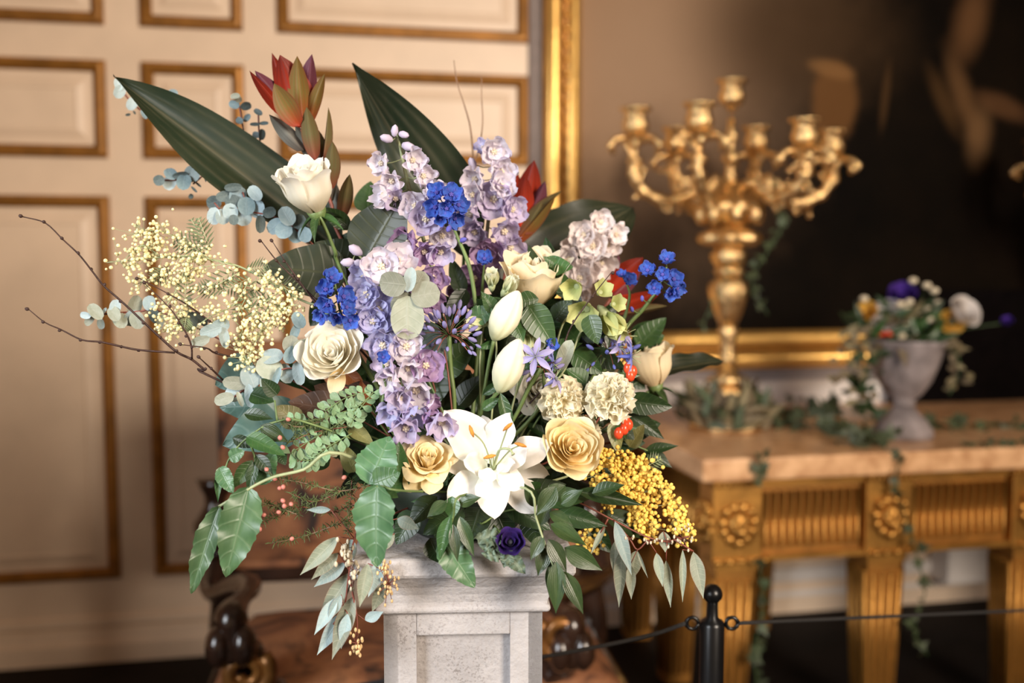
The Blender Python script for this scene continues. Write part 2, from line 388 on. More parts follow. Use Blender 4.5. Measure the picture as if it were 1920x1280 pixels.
# ------------------------------------------------------------------ gilt console table
TZ = 0.92
tc0 = atz(1318, 862, TZ)                                   # front left corner of the marble top
TAB = Matrix.Translation(Vector((tc0.x, tc0.y, 0))) @ Matrix.Rotation(WA, 4, 'Z')
tx_of = lambda px, py, z: (TAB.inverted() @ atz(px, py, z)).x
gapw = (W0 - Vector((tc0.x, tc0.y, 0))).dot(-WN)           # distance from table front to the wall
TD = gapw - 0.02; TL = 2.75
def plane_x(px, py, off):                                  # x along the table front, on a plane off metres behind it
    o = TAB @ Vector((0, off, 0)); r = ray(px, py); t = (o - CAM).dot(WN) / r.dot(WN); return (TAB.inverted() @ (CAM + r * t))
tab = thing('console_table', 'long gilt console table with fluted legs and peach marble top', 'table', (tc0.x, tc0.y, 0), WA)
MB().box((TL / 2, TD / 2, TZ - 0.036), (TL / 2, TD / 2, 0.036)).build('marble_top', marblem, tab, TAB, smooth=False, bevel=0.01)
zA1 = TZ - 0.072; zA0 = plane_x(1375, 1058, 0.03).z         # apron top / bottom
b0 = plane_x(1335, 980, 0.03).x; b1 = plane_x(1428, 980, 0.03).x; c0 = plane_x(1622, 980, 0.03).x; c1 = plane_x(1722, 980, 0.03).x
bw = b1 - b0; pitch = c0 - b0
blocks = [b0, c0, c0 + pitch * 1.02, c0 + pitch * 2.05, c0 + pitch * 3.05]
blocks = [x for x in blocks if x + bw < TL]
ah = (zA1 - zA0)
MB().box((TL / 2 - 0.02 + b0 / 2, TD / 2 + 0.03, (zA0 + zA1) / 2), (TL / 2 - b0 / 2 - 0.06, TD / 2 - 0.08, ah / 2 - 0.01)).build('apron', gilttable, tab, TAB, smooth=False)
def flute_mesh(w, h, d, name):
    mb = MB(); nn = 6; v = []; f = []
    for z in (-h / 2, h / 2):
        for k in range(nn + 1):
            a = PI * k / nn; v.append((-w / 2 * math.cos(a), -d * math.sin(a), z))
    for k in range(nn): f.append((k, k + 1, nn + 2 + k, nn + 1 + k))
    f.append(tuple(range(nn + 1))); f.append(tuple(range(2 * nn + 1, nn, -1)))
    return mb.add(v, f).mesh(name, gilttable)
def rosette(cx, y, cz, r, par, mat4):
    """lion-mask like rosette: mane of curling lobes round a muzzle"""
    mb = MB()
    mb.ball((cx, y - 0.01, cz), r * 0.62, 14, 9, (1, 0.55, 1.05))
    for k in range(11):
        a = 2 * PI * k / 11 + 0.15
        mb.ball((cx + r * 0.78 * math.cos(a), y - 0.006, cz + r * 0.82 * math.sin(a)), r * 0.26, 8, 6, (1, 0.7, 1))
    mb.ball((cx, y - 0.03, cz - r * 0.28), r * 0.30, 10, 6, (1.1, 0.7, 0.8)); mb.ball((cx, y - 0.035, cz + r * 0.05), r * 0.15, 8, 6, (0.8, 1, 1.6))
    for s in (-1, 1):
        mb.ball((cx + s * r * 0.27, y - 0.028, cz + r * 0.28), r * 0.17, 8, 6, (1.1, 0.7, 0.7)); mb.ball((cx + s * r * 0.62, y - 0.01, cz + r * 0.66), r * 0.22, 8, 6)
        mb.ball((cx + s * r * 0.35, y - 0.026, cz - r * 0.15), r * 0.16, 8, 6)
    mb.ball((cx, y - 0.015, cz - r * 0.85), r * 0.26, 8, 6, (1.2, 0.7, 0.9))
    return mb.build('lion_mask', gilttable, par, mat4)
nfl = 12
for bi, bx in enumerate(blocks):
    blk = MB().box((bx + bw / 2, 0.08, (zA0 + zA1) / 2), (bw / 2, 0.055, ah / 2)).build('corner_block', gilttable, tab, TAB, smooth=False, bevel=0.004)
    rosette(bx + bw / 2, 0.022, (zA0 + zA1) / 2 - 0.005, bw * 0.40, blk, TAB)
    if bi + 1 < len(blocks):
        xa, xb = bx + bw + 0.006, blocks[bi + 1] - 0.006; w = (xb - xa) / nfl
        fm = flute_mesh(w * 0.62, ah * 0.66, 0.020, 'flute')
        pn = MB().box(((xa + xb) / 2, 0.085, (zA0 + zA1) / 2), ((xb - xa) / 2, 0.028, ah / 2 - 0.006)).build('frieze_panel', giltmould, tab, TAB, smooth=False)  # darker gilt ground: shade between the flutes put into the colour
        if xa < 1.35:
            for k in range(nfl): inst('flute', fm, pn, TAB @ Matrix.Translation((xa + (k + 0.5) * w, 0.057, (zA0 + zA1) / 2)))
# beaded edge under the marble and leaf edge along the bottom of the apron
bm_ = MB(); lm_ = MB()
def run_y(x):
    for bx in blocks:
        if bx - 0.004 <= x <= bx + bw + 0.004: return 0.016
    return 0.048
x = b0 + 0.004
while x < 1.75:
    y = run_y(x); bm_.ball((x, y, zA1 - 0.014), 0.0085, 6, 4, (0.9, 1, 0.9)); x += 0.0185
x = b0
while x < 1.75:
    y = run_y(x); lm_.ball((x + 0.02, y + 0.004, zA0 + 0.012), 0.022, 7, 5, (1.0, 0.55, 0.42)); x += 0.038
bm_.build('bead_edge', gilttable, tab, TAB, kind='stuff'); lm_.build('leaf_edge', gilttable, tab, TAB, kind='stuff')
mo = MB().box((TL / 2, 0.075, zA0 + 0.012), (TL / 2 - b0, 0.040, 0.010)); mo.box((TL / 2, 0.075, zA1 - 0.014), (TL / 2 - b0, 0.038, 0.010))
mo.build('edge_fillet', gilttable, tab, TAB, smooth=False)
# left end of the apron: same block and flutes turned round the corner
for k in range(15):
    y = 0.16 + k * (TD - 0.34) / 15
    inst('flute', flute_mesh((TD - 0.34) / 15 * 0.8, ah * 0.62, 0.014, 'flute') if k == 0 else fm, tab, TAB @ Matrix.Translation((b0 + 0.038, y, (zA0 + zA1) / 2)) @ Matrix.Rotation(-PI / 2, 4, 'Z'))
MB().box((b0 + 0.055, TD / 2, (zA0 + zA1) / 2), (0.018, TD / 2 - 0.06, ah / 2 - 0.004)).build('end_panel', giltmould, tab, TAB, smooth=False)  # same darker gilt, shade between the end flutes put into the colour
RL = TAB @ Matrix.Translation((b0 + 0.002, 0.085, 0)) @ Matrix.Rotation(-PI / 2, 4, 'Z')
rosette(0, 0.0, (zA0 + zA1) / 2 - 0.005, bw * 0.40, tab, RL)
# legs: square tapering, fluted on every face
LW = bw * 0.80; lh = zA0
def leg(x, y):
    t = 0.72; q = MB()
    z0, z1 = 0.0, lh + 0.002; a = LW / 2; b = a * t
    v = [(-b, -b, z0), (b, -b, z0), (b, b, z0), (-b, b, z0), (-a, -a, z1), (a, -a, z1), (a, a, z1), (-a, a, z1)]
    q.add(v, [(0, 3, 2, 1), (4, 5, 6, 7), (0, 1, 5, 4), (1, 2, 6, 5), (2, 3, 7, 6), (3, 0, 4, 7)])
    Lm = TAB @ Matrix.Translation((x, y, 0)); lg = q.build('leg', giltmould, tab, Lm, smooth=False, bevel=0.003)  # darker gilt core: shade between the reeds put into the colour
    MB().box((0, 0, z1 - 0.012), (a * 1.06, a * 1.06, 0.010)).build('collar', gilttable, lg, Lm, smooth=False)
    for fc in range(4):
        R = Matrix.Rotation(fc * PI / 2, 4, 'Z')
        for k in range(4):
            s = -0.72 + k * 0.48; r = MB(); g = 0.010
            r.tube([(s * b, -b, 0.04), (s * a, -a, z1 - 0.055)], [g * t, g], 6)
            r.build('reed', gilttable, lg, Lm @ R)
LY = 0.03 + LW / 2 + 0.005
for k, bx in enumerate(blocks[:4]): leg(bx + bw / 2, LY)
for yy in (TD * 0.5, TD - 0.12): leg(b0 + bw / 2, yy)
leg(c0 + bw / 2, TD - 0.12)

# ------------------------------------------------------------------ gilt candelabrum
cs = 0.00193
def candelabrum(label, loc, rot):
    C = thing('candelabrum', label, 'candelabrum', loc, rot, 'gilt candelabra on the console table')
    W = Matrix.Translation(Vector(loc)) @ Matrix.Rotation(rot, 4, 'Z')
    Z = lambda y: (812 - y) * cs * 0.955
    def lat(name, rows, n=20, lobes=0, amp=0.0): return MB().lathe([(r * cs, Z(y)) for y, r in rows], n, lobes, amp).build(name, giltbrass, C, W)
    lat('foot', [(812, 66), (800, 66), (794, 58), (782, 52), (772, 34), (760, 28), (748, 34), (738, 36), (726, 26)], 24, 6, 0.08)
    lat('lower_knop', [(728, 20), (722, 34), (712, 34), (704, 20), (690, 15)], 20, 8, 0.08)
    lat('lower_shaft', [(692, 14), (675, 17), (640, 15), (630, 20), (618, 20), (608, 15)], 18)
    lat('baluster', [(610, 15), (590, 22), (565, 30), (545, 36), (530, 34), (520, 22), (514, 20)], 24, 8, 0.09)
    lat('collar', [(516, 22), (510, 28), (502, 28), (496, 22)], 20)
    lat('vase_knop', [(498, 22), (486, 30), (474, 32), (464, 26), (456, 18)], 20, 8, 0.1)
    lat('leaf_cup', [(462, 16), (456, 44), (448, 56), (436, 54), (426, 36), (414, 28)], 30, 7, 0.14)
    lat('bowl', [(416, 28), (404, 46), (390, 60), (378, 58), (368, 46), (358, 30), (340, 18)], 30, 9, 0.10)
    lat('centre_shaft', [(345, 17), (320, 10), (300, 9), (296, 17), (288, 18), (282, 9), (262, 8), (255, 13), (248, 14), (240, 8), (215, 7)], 14)
    lm = MB()
    for k in range(8):
        a = 2 * PI * k / 8; lm.ball((52 * cs * math.cos(a), 52 * cs * math.sin(a), Z(398)), 13 * cs, 8, 6, (1, 1, 1.5))
    lm.build('bowl_ornament', giltbrass, C, W)
    def cup(x, y, z, par=None, pan=True):
        T = W @ Matrix.Translation((x, y, z)); s = cs
        cu = MB().lathe([(5 * s, -8 * s), (8 * s, -2 * s), (12 * s, 2 * s), (20 * s, 8 * s), (23 * s, 18 * s), (21 * s, 28 * s), (18 * s, 36 * s), (20 * s, 41 * s), (27 * s, 46 * s), (27 * s, 50 * s), (15 * s, 50 * s), (13 * s, 34 * s)], 24, 8, 0.07).build('candle_cup', giltbrass, C, T)
        if pan:
            dp = MB().lathe([(4 * s, -22 * s), (8 * s, -16 * s), (6 * s, -12 * s), (30 * s, -10 * s), (31 * s, -7 * s), (8 * s, -5 * s)], 18, 6, 0.2).build('drip_pan', giltbrass, C, T)
            for k in range(6):
                a = 2 * PI * k / 6 + 0.4; ca, sa = math.cos(a), math.sin(a)
                MB().tube([(r * s * ca, r * s * sa, h * s) for r, h in ((6, -8), (24, -2), (40, -6), (50, -18), (44, -28))], [3 * s, 6 * s, 5 * s, 7 * s, 4 * s], 6).build('drip_leaf', giltbrass, dp, T)
    cup(0, 0, Z(196), pan=False)
    # six arms: angle, reach, cup height row
    for (dx, dy, yr) in ((-182, -60, 258), (-84, 95, 272), (-86, -150, 264), (72, 110, 268), (98, -125, 288), (190, 20, 288)):
        L_ = math.hypot(dx, dy); ux, uy = dx / L_, dy / L_
        pts = [(20, 352), (46, 338), (66, 352), (L_ * 0.62, 374), (L_ * 0.88, 362), (L_ * 1.0, 330), (L_ * 1.02, 305), (L_, yr + 18)]
        pp = bez([(r * ux * cs, r * uy * cs, Z(y)) for r, y in pts], 5); nn = len(pp)
        arm = MB().tube(pp, [cs * (6 + 5 * math.sin(PI * i / nn) + 2.2 * math.sin(i * 1.9)) for i in range(nn)], 8).build('arm', giltbrass, C, W)
        # scrolls and leaf sprigs riding on the arm
        for (fr, up, rr) in ((0.34, 26, 11), (0.46, -20, 12), (0.62, 30, 9), (0.76, -16, 9)):
            q = pp[int(fr * nn)]; sc = []
            for i in range(12):
                an = i * 0.55; rad_ = rr * (1 - i / 14) * cs
                sc.append(q + Vector((ux * rad_ * math.cos(an), uy * rad_ * math.cos(an), rad_ * math.sin(an) + up * cs * 0.75)))
            MB().tube([q] + sc, [6 * cs] + [5.5 * cs - i * 0.25 * cs for i in range(12)], 6).build('scroll', giltbrass, arm, W)
        MB().ball((L_ * ux * cs, L_ * uy * cs, Z(yr + 45)), 15 * cs, 10, 6, (1, 1, 0.6)).build('arm_knop', giltbrass, arm, W)
        for k in range(9):          # curling leaf sprays along the arm, each ending in a bud
            q = pp[int((0.30 + 0.07 * k) * nn)]; dv = Vector((random.gauss(0, 1), random.gauss(0, 1), random.gauss(0.2, 0.9))).normalized(); ln = random.uniform(16, 34) * cs
            sp_ = MB().tube(bez([q, q + dv * ln * 0.6 + Vector((0, 0, 5 * cs)), q + dv * ln], 3), [4 * cs, 4.5 * cs, 4 * cs, 4 * cs, 3.5 * cs, 3 * cs, 2.5 * cs], 6)
            sp_.ball(q + dv * ln, 6 * cs, 7, 5); sp_.build('leaf_spray', giltbrass, arm, W)
        cup(L_ * ux * cs, L_ * uy * cs, Z(yr))
    return C
cl = atz(1362, 803, TZ); candelabrum('tall gilt candelabrum wreathed in ivy in front of the painting', cl, 0.0)
c2l = TAB @ Vector(((TAB.inverted() @ cl).x + 1.66, (TAB.inverted() @ cl).y + 0.15, TZ))
candelabrum('gilt candelabrum cut off by the edge of the picture, right end of table', c2l, 0.5)

# black backdrop, added only to darken the space behind the urn
q0 = wpt(1640, 600); q1 = wpt(2050, 600)
tag(MB().box(((q0[0] + q1[0]) / 2, -0.115, TZ + 0.24), ((q1[0] - q0[0]) / 2, 0.012, 0.24)).build('dark_backdrop', blackpan, None, WALL, smooth=False, bevel=0.004),
    'plain black backdrop added on the marble top behind the flower urn', 'backdrop')

# ------------------------------------------------------------------ stanchion and ropes
sp0 = P(1336, 1113, 1.66); sx, sy = sp0.x, sp0.y
st = thing('stanchion', 'black barrier post with ball finial in front of the table', 'stanchion', (sx, sy, 0))
SM = Matrix.Translation((sx, sy, 0)); zt_ = sp0.z
MB().lathe([(0.13, 0.0), (0.13, 0.012), (0.12, 0.02), (0.03, 0.035)], 28).build('base', blackm, st, SM)
MB().lathe([(0.0205, 0.03), (0.0205, zt_ - 0.052), (0.018, zt_ - 0.046), (0.010, zt_ - 0.040), (0.009, zt_ - 0.012)], 20).build('post', blackm, st, SM)
MB().ball((0, 0, zt_), 0.0165, 20, 12).build('finial', blackm, st, SM)
hooks = []
for s in (-1, 1):
    cc = Vector((s * 0.033, 0, zt_ - 0.05)); MB().tube([cc + Vector((0.010 * math.cos(a * PI / 6), 0, 0.010 * math.sin(a * PI / 6))) for a in range(13)], 0.0035, 6).build('rope_ring', blackm, st, SM)
    hooks.append(Vector((sx, sy, 0)) + cc + Vector((s * 0.010, 0, 0)))
rp = [hooks[0], P(1200, 1195, 1.70), P(1010, 1232, 1.76), P(820, 1258, 1.84), P(560, 1300, 1.98), P(200, 1330, 2.2)]
tag(MB().tube(bez(rp, 6), 0.0038, 6).build('barrier_rope', ropem), 'thin black barrier rope running behind the pedestal', 'rope')
rp = [hooks[1], P(1560, 1160, 1.85), P(1920, 1144, 2.2), P(2250, 1130, 2.5)]
tag(MB().tube(bez(rp, 6), 0.0036, 6).build('barrier_rope', ropem), 'thin black barrier rope crossing in front of the gilt table legs', 'rope')

# ------------------------------------------------------------------ carved armchair
cm = P(800, 1180, 2.75); CA = math.radians(8)
CH = Matrix.Translation((cm.x - 0.05, cm.y, 0)) @ Matrix.Rotation(CA, 4, 'Z')
ch = thing('armchair', 'dark carved armchair with brown patterned upholstery behind the pedestal', 'chair', CH.translation, CA)
m, nt, N, L, B = nt_new('brown_tapestry')
f1 = noise(N, L, 5, 4, 0.6, dist=1.5)
L.new(ramp(N, L, f1, [(0.34, (0.018, 0.008, 0.005)), (0.46, (0.20, 0.075, 0.03)), (0.60, (0.30, 0.125, 0.05)), (0.72, (0.05, 0.02, 0.01))]), B.inputs['Base Color'])
B.inputs['Roughness'].default_value = 0.75; bump(N, L, B, noise(N, L, 90, 3), 0.3)
tap = m
hw = 0.52
def chp(px, py, y):          # pixel on the chair plane y metres behind the chair origin -> local
    o = CH @ Vector((0, y, 0)); nn = Vector((math.sin(CA), -math.cos(CA), 0)); r = ray(px, py); t = (o - CAM).dot(nn) / r.dot(nn); return CH.inverted() @ (CAM + r * t)
bl = chp(412, 1070, 0.22); bt = chp(405, 640, 0.22); brr = chp(1110, 1060, 0.22)
zs = 0.50
# upholstered back with padded front
def pad(x0, z0, x1, z1, y, th):
    def fn(s, t):
        e = max(0.0, (1 - s ** 6)) * max(0.0, (1 - (2 * t - 1) ** 6))
        return (x0 + (x1 - x0) * (s + 1) / 2, y - th * e ** 0.4, z0 + (z1 - z0) * t)
    v, f, u = grid(fn, 12, 12); return MB().add(v, f)
bk = MB().box(((bl.x + brr.x) / 2, 0.25, (bl.z + bt.z) / 2), ((brr.x - bl.x) / 2, 0.03, (bt.z - bl.z) / 2)); bk.v; 
bk.build('backrest', tap, ch, CH, smooth=False, bevel=0.01)
pad(bl.x + 0.02, bl.z + 0.02, brr.x - 0.02, bt.z - 0.02, 0.222, 0.04).build('back_cushion', tap, ch, CH)
for xx in (bl.x, brr.x):
    pts = bez([(xx, 0.25, 0.0), (xx + 0.01, 0.26, 0.35), (xx, 0.25, bl.z), (xx - 0.012, 0.22, bl.z + 0.12), (xx - 0.004, 0.23, chp(405, 900, 0.22).z)], 6)
    MB().tube(pts, [0.044 + 0.016 * math.sin(i * 1.1) * (1 if i > 12 else 0.4) for i in range(len(pts))], 10).build('back_post', darkwood, ch, CH)
MB().box(((bl.x + brr.x) / 2, 0.25, bl.z - 0.015), ((brr.x - bl.x) / 2, 0.025, 0.03)).build('back_rail', darkwood, ch, CH, smooth=False, bevel=0.01)
xm = (bl.x + brr.x) / 2; hw = (brr.x - bl.x) / 2
MB().box((xm, -0.08, zs - 0.10), (hw - 0.02, 0.33, 0.05)).build('seat_frame', darkwood, ch, CH, smooth=False, bevel=0.01)
def seatf(s, t):
    e = max(0, 1 - s ** 8) * max(0, 1 - (2 * t - 1) ** 8); return (xm + s * (hw - 0.03), -0.40 + 0.64 * t, zs - 0.06 + 0.075 * e ** 0.4)
v, f, u = grid(seatf, 14, 14); MB().add(v, f).build('seat', tap, ch, CH)
for sgn, a0, a1, a2, a3 in ((-1, (478, 1075), (470, 1130), (440, 1185), (545, 1290)), (1, (1098, 1070), (1105, 1110), (1062, 1195), (1075, 1290))):
    p0 = Vector((xm + sgn * hw, 0.22, chp(480, 1062, 0.2).z)); sc = chp(*a2, -0.36)
    sx_ = xm + sgn * (hw + 0.0); tip = Vector((sc.x, -0.36, sc.z))
    pts = bez([p0 + Vector((0, 0, 0.02)), p0 + Vector((-sgn * 0.0, -0.18, -0.02)), Vector((tip.x + 0.02 * -sgn, -0.26, tip.z + 0.075)), tip + Vector((0, -0.03, 0.055)), tip + Vector((sgn * 0.0, -0.06, 0.0)), tip + Vector((0, -0.02, -0.04)), tip + Vector((0, 0.02, 0.0))], 5)
    arm = MB().tube(pts, [0.030 + 0.010 * math.sin(i * 0.9) for i in range(len(pts))], 10).build('arm', darkwood, ch, CH)
    for k in range(2): MB().ball(tip + Vector((-sgn * (-0.028 + 0.055 * k), -0.055, -0.012)), 0.040, 14, 9, (0.8, 1, 1.25)).build('scroll_knob', darkwood, arm, CH)
    # scrolled support with rubbed gilding
    so = chp(1050, 1192, -0.42) if sgn > 0 else chp(462, 1262, -0.42); q = []
    for i in range(26):
        an = PI * 0.75 + i * 0.40; rr = 0.056 * (1 - i / 34); q.append(Vector((so.x + sgn * rr * math.cos(an), -0.42, so.z + rr * math.sin(an))))
    MB().tube(q, [0.019 - 0.0003 * i for i in range(26)], 8).build('arm_scroll', giltwood, arm, CH)
    q = bez([tip + Vector((0, 0.02, -0.04)), tip + Vector((-sgn * 0.05, 0.02, -0.12)), tip + Vector((-sgn * 0.08, 0.02, -0.20)), Vector((tip.x - sgn * 0.04, -0.34, zs - 0.14))], 5)
    MB().tube(q, [0.040 + 0.012 * math.sin(i) for i in range(len(q))], 10).build('arm_support', darkwood, ch, CH)
    q = bez([(tip.x - sgn * 0.04, -0.36, zs - 0.08), (tip.x + sgn * 0.02, -0.38, 0.3), (tip.x - sgn * 0.04, -0.35, 0.12), (tip.x + sgn * 0.02, -0.40, 0.0)], 6)
    MB().tube(q, [0.045 - 0.001 * i for i in range(len(q))], 10).build('leg', darkwood, ch, CH)

# ------------------------------------------------------------------ stone pedestal
PD = 1.53; pc = P(868, 1050, PD); PA = math.radians(3.0)
pz = P(868, 1046, PD - 0.155).z                             # top of the cap
PM = Matrix.Translation((pc.x, pc.y, 0)) @ Matrix.Rotation(PA, 4, 'Z')
ped = thing('pedestal', 'pale weathered stone pedestal carrying the big flower arrangement', 'pedestal', PM.translation, PA)
k = mpp(PD - 0.14); r2 = math.sqrt(2)
def sqr(name, rows, bev=0.0): return MB().lathe([(w * k * r2, pz - dy * k) for w, dy in rows], 4, sq=True).build(name, stonem, ped, PM, smooth=False, bevel=bev)
sqr('cap_slab', [(206, 38), (210, 30), (210, 6), (205, 0)], 0.006)
sqr('cap_cove', [(160, 108), (161, 98), (166, 82), (176, 64), (190, 48), (200, 37)], 0.0)
sqr('cap_bead', [(154, 122), (164, 119), (168, 112), (165, 105), (158, 102)], 0.003)
sh = 152 * k
# shaft with a sunk panel in each face
ins = 62 * k; dep = 0.016; ztop = pz - 120 * k; zpt = pz - 166 * k; zpb = 0.30
core = MB(); hs = sh - dep
core.box((0, 0, ztop / 2 + 0.06), (hs, hs, ztop / 2 - 0.06)); core.build('shaft', stonem, ped, PM, smooth=False)
for fc in range(4):
    R = PM @ Matrix.Rotation(fc * PI / 2, 4, 'Z')
    for (x, w) in ((-(sh - ins / 2), ins / 2), (sh - ins / 2, ins / 2)):
        MB().box((x if x < 0 else x - 0.0, -sh + dep / 2 + 0.002, (ztop + 0.12) / 2), (w, dep / 2 + 0.002, (ztop - 0.12) / 2)).build('stile', stonem, ped, R, smooth=False)
    MB().box((0, -sh + dep / 2 + 0.002, (ztop + zpt) / 2), (sh - ins, dep / 2 + 0.0018, (ztop - zpt) / 2)).build('rail', stonem, ped, R, smooth=False, bevel=0.002)
    MB().box((0, -sh + dep / 2 + 0.002, (0.12 + zpb) / 2), (sh - ins, dep / 2 + 0.0018, (zpb - 0.12) / 2)).build('rail', stonem, ped, R, smooth=False, bevel=0.002)
MB().lathe([(sh * 1.32 * r2, 0), (sh * 1.32 * r2, 0.08), (sh * 1.22 * r2, 0.10), (sh * 1.05 * r2, 0.13)], 4, sq=True).build('plinth', stonem, ped, PM, smooth=False, bevel=0.004)
VC = PM @ Vector((0.0, 0.0, pz))                           # where the bowl stands
tag(MB().lathe([(0.07, 0), (0.085, 0.01), (0.115, 0.06), (0.12, 0.09), (0.11, 0.09), (0.09, 0.03)], 28).build('flower_bowl', bowlm, None, Matrix.Translation(VC)), 'low dark bowl hidden under the foliage on the pedestal', 'bowl')
# ------------------------------------------------------------------ flower and leaf makers
def outline(kind, t):
    if kind == 'lance': return math.sin(PI * t ** 0.75) ** 1.15
    if kind == 'ovate': return max(0, math.sin(PI * t ** 0.62)) ** 0.75
    if kind == 'round': return math.sqrt(max(0, 1 - (2 * t - 1) ** 2)) ** 0.9
    if kind == 'obov': return math.sin(PI * t ** 1.35) ** 0.8
    if kind == 'strap': return max(0, math.sin(PI * t ** 0.85)) ** 0.62
    if kind == 'aspi': return max(0, math.sin(PI * t ** 0.72)) ** 0.85
    if kind == 'acum': return max(0, math.sin(PI * t ** 0.62)) ** 1.0 * (1 - 0.25 * t)
    if kind == 'bract': return max(0, math.sin(PI * (0.12 + 0.88 * t) ** 1.05)) ** 0.8
    if kind == 'petal': return max(0, math.sin(PI * (0.07 + 0.93 * t) ** 1.15)) ** 0.75
    if kind == 'serr':
        return max(0, math.sin(PI * t ** 0.72)) ** 0.72 * (1 + 0.05 * math.sin(t * 60))
    return 1
def leafmesh(name, mat, kind, fold=0.25, bend=0.15, wave=0.0, twist=0.0, ns=6, nt=12, nw=3.0):
    """blade of unit length along +Y, unit width along X, upper side +Z; bend curls the tip away"""
    def fn(s, t):
        w = max(0.0, outline(kind, t)) * 0.5 if 0 < t < 1 else 0.004
        x = s * w; z = abs(s) * w * fold * 0.5 - bend * t * t + wave * math.sin(t * nw * 2 * PI + (1.3 if s > 0 else 0)) * s * s * 0.5
        y = t - 0.35 * bend * bend * t ** 3
        c, sn = math.cos(twist * t), math.sin(twist * t)
        return (x * c - z * sn * 0.3, y, z * c + x * sn)
    v, f, u = grid(fn, ns, nt); return MB().add(v, f, u).mesh(name, mat)
def leaf_at(parent, me, p0, p1, w, face=None, name='leaf'):
    """place a blade from p0 (base) to p1 (tip), w metres wide, its upper side turned to face"""
    p0, p1 = Vector(p0), Vector(p1); y = p1 - p0; ln = y.length; y.normalize()
    z = (face if face is not None else tocam(p0) + rv(0.35)); z = z - y * z.dot(y)
    z = z.normalized() if z.length > 1e-4 else y.orthogonal().normalized()
    x = y.cross(z)
    m = Matrix(((x.x * w, y.x * ln, z.x * ln, p0.x), (x.y * w, y.y * ln, z.y * ln, p0.y), (x.z * w, y.z * ln, z.z * ln, p0.z), (0, 0, 0, 1)))
    return inst(name, me, parent, m)
VASE = VC + Vector((0, 0, 0.085))
def inbowl(): return VASE + Vector((random.uniform(-0.06, 0.06), random.uniform(-0.05, 0.05), -0.03))
def stem(parent, pts, r=0.0022, mat=None, name='stem', n=5, seg=5):
    q = bez(pts, seg); return MB().tube(q, [r * (1.15 - 0.3 * i / len(q)) for i in range(len(q))], n).build(name, mat or stemg, parent)
def flower(name, label, cat, group=None, base=None):
    b = base or inbowl(); t = thing(name, label, cat, b, 0, group); return t, Vector(b)
def L2(parent, me, a, b, w, d0, d1=None, face=None, name='leaf'):
    d1 = d0 if d1 is None else d1
    return leaf_at(parent, me, P(a[0], a[1], d0), P(b[0], b[1], d1), w * mpp((d0 + d1) / 2), face, name)

# ---- materials of the plants
lf_dark = LEAF('glossy_dark_leaf', (0.012, 0.030, 0.009), (0.028, 0.058, 0.017), (0.06, 0.09, 0.035), 8, 0.35, 0.36)
lf_aspi = LEAF('aspidistra_leaf', (0.010, 0.020, 0.009), (0.030, 0.034, 0.016), (0.14, 0.12, 0.07), 7, 0.5, 0.38, par=True)
lf_salal = LEAF('leathery_round_leaf', (0.010, 0.019, 0.006), (0.027, 0.034, 0.011), (0.06, 0.066, 0.024), 8, 0.5, 0.45, slant=0.8)
lf_green = LEAF('mid_green_leaf', (0.026, 0.068, 0.020), (0.056, 0.115, 0.032), (0.11, 0.16, 0.065), 7, 0.3, 0.36, slant=0.9)
lf_big = LEAF('fresh_green_broad_leaf', (0.052, 0.120, 0.050), (0.100, 0.190, 0.085), (0.22, 0.30, 0.18), 6, 0.35, 0.38, slant=0.7)
lf_blue = LEAF('blue_green_broad_leaf', (0.055, 0.115, 0.095), (0.095, 0.175, 0.15), (0.18, 0.28, 0.25), 5, 0.5, 0.42, slant=0.7)
lf_rus = LEAF('ruscus_leaf', (0.020, 0.042, 0.012), (0.046, 0.072, 0.022), (0.10, 0.12, 0.055), 9, 0.3, 0.33, par=True)
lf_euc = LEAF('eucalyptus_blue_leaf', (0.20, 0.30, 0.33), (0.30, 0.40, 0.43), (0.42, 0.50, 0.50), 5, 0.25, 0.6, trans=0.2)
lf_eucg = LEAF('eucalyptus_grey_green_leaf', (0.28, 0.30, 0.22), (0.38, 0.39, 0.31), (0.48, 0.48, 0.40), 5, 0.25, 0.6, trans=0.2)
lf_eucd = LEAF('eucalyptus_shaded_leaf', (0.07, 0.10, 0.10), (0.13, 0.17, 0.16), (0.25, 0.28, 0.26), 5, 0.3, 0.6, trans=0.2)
lf_eucs = LEAF('eucalyptus_silver_leaf', (0.32, 0.42, 0.42), (0.42, 0.50, 0.50), (0.55, 0.60, 0.58), 6, 0.3, 0.6, trans=0.2)
lf_seed = LEAF('willow_eucalyptus_leaf', (0.20, 0.23, 0.16), (0.30, 0.33, 0.25), (0.48, 0.48, 0.36), 9, 0.45, 0.55, slant=0.6, trans=0.2, rim=(0.30, 0.18, 0.12))
lf_seedb = LEAF('willow_eucalyptus_blue_leaf', (0.26, 0.36, 0.36), (0.36, 0.46, 0.45), (0.52, 0.56, 0.50), 9, 0.4, 0.55, slant=0.6, trans=0.2, rim=(0.34, 0.22, 0.18))
lf_box = LEAF('small_sprig_leaf', (0.15, 0.27, 0.12), (0.27, 0.38, 0.22), (0.3, 0.4, 0.25), 4, 0.2, 0.5, trans=0.2)
lf_ivy = LEAF('ivy_leaf', (0.030, 0.050, 0.022), (0.075, 0.095, 0.045), (0.22, 0.24, 0.14), 4, 0.5, 0.5)
lf_dusty = LEAF('dusty_foliage', (0.11, 0.085, 0.045), (0.24, 0.185, 0.105), (0.34, 0.28, 0.18), 4, 0.2, 0.7)
lf_brown = LEAF('bronze_leaf', (0.05, 0.024, 0.018), (0.10, 0.045, 0.028), (0.16, 0.09, 0.06), 6, 0.5, 0.4)
lf_olive = LEAF('olive_leaf', (0.13, 0.13, 0.04), (0.21, 0.20, 0.07), (0.30, 0.27, 0.11), 6, 0.4, 0.45)
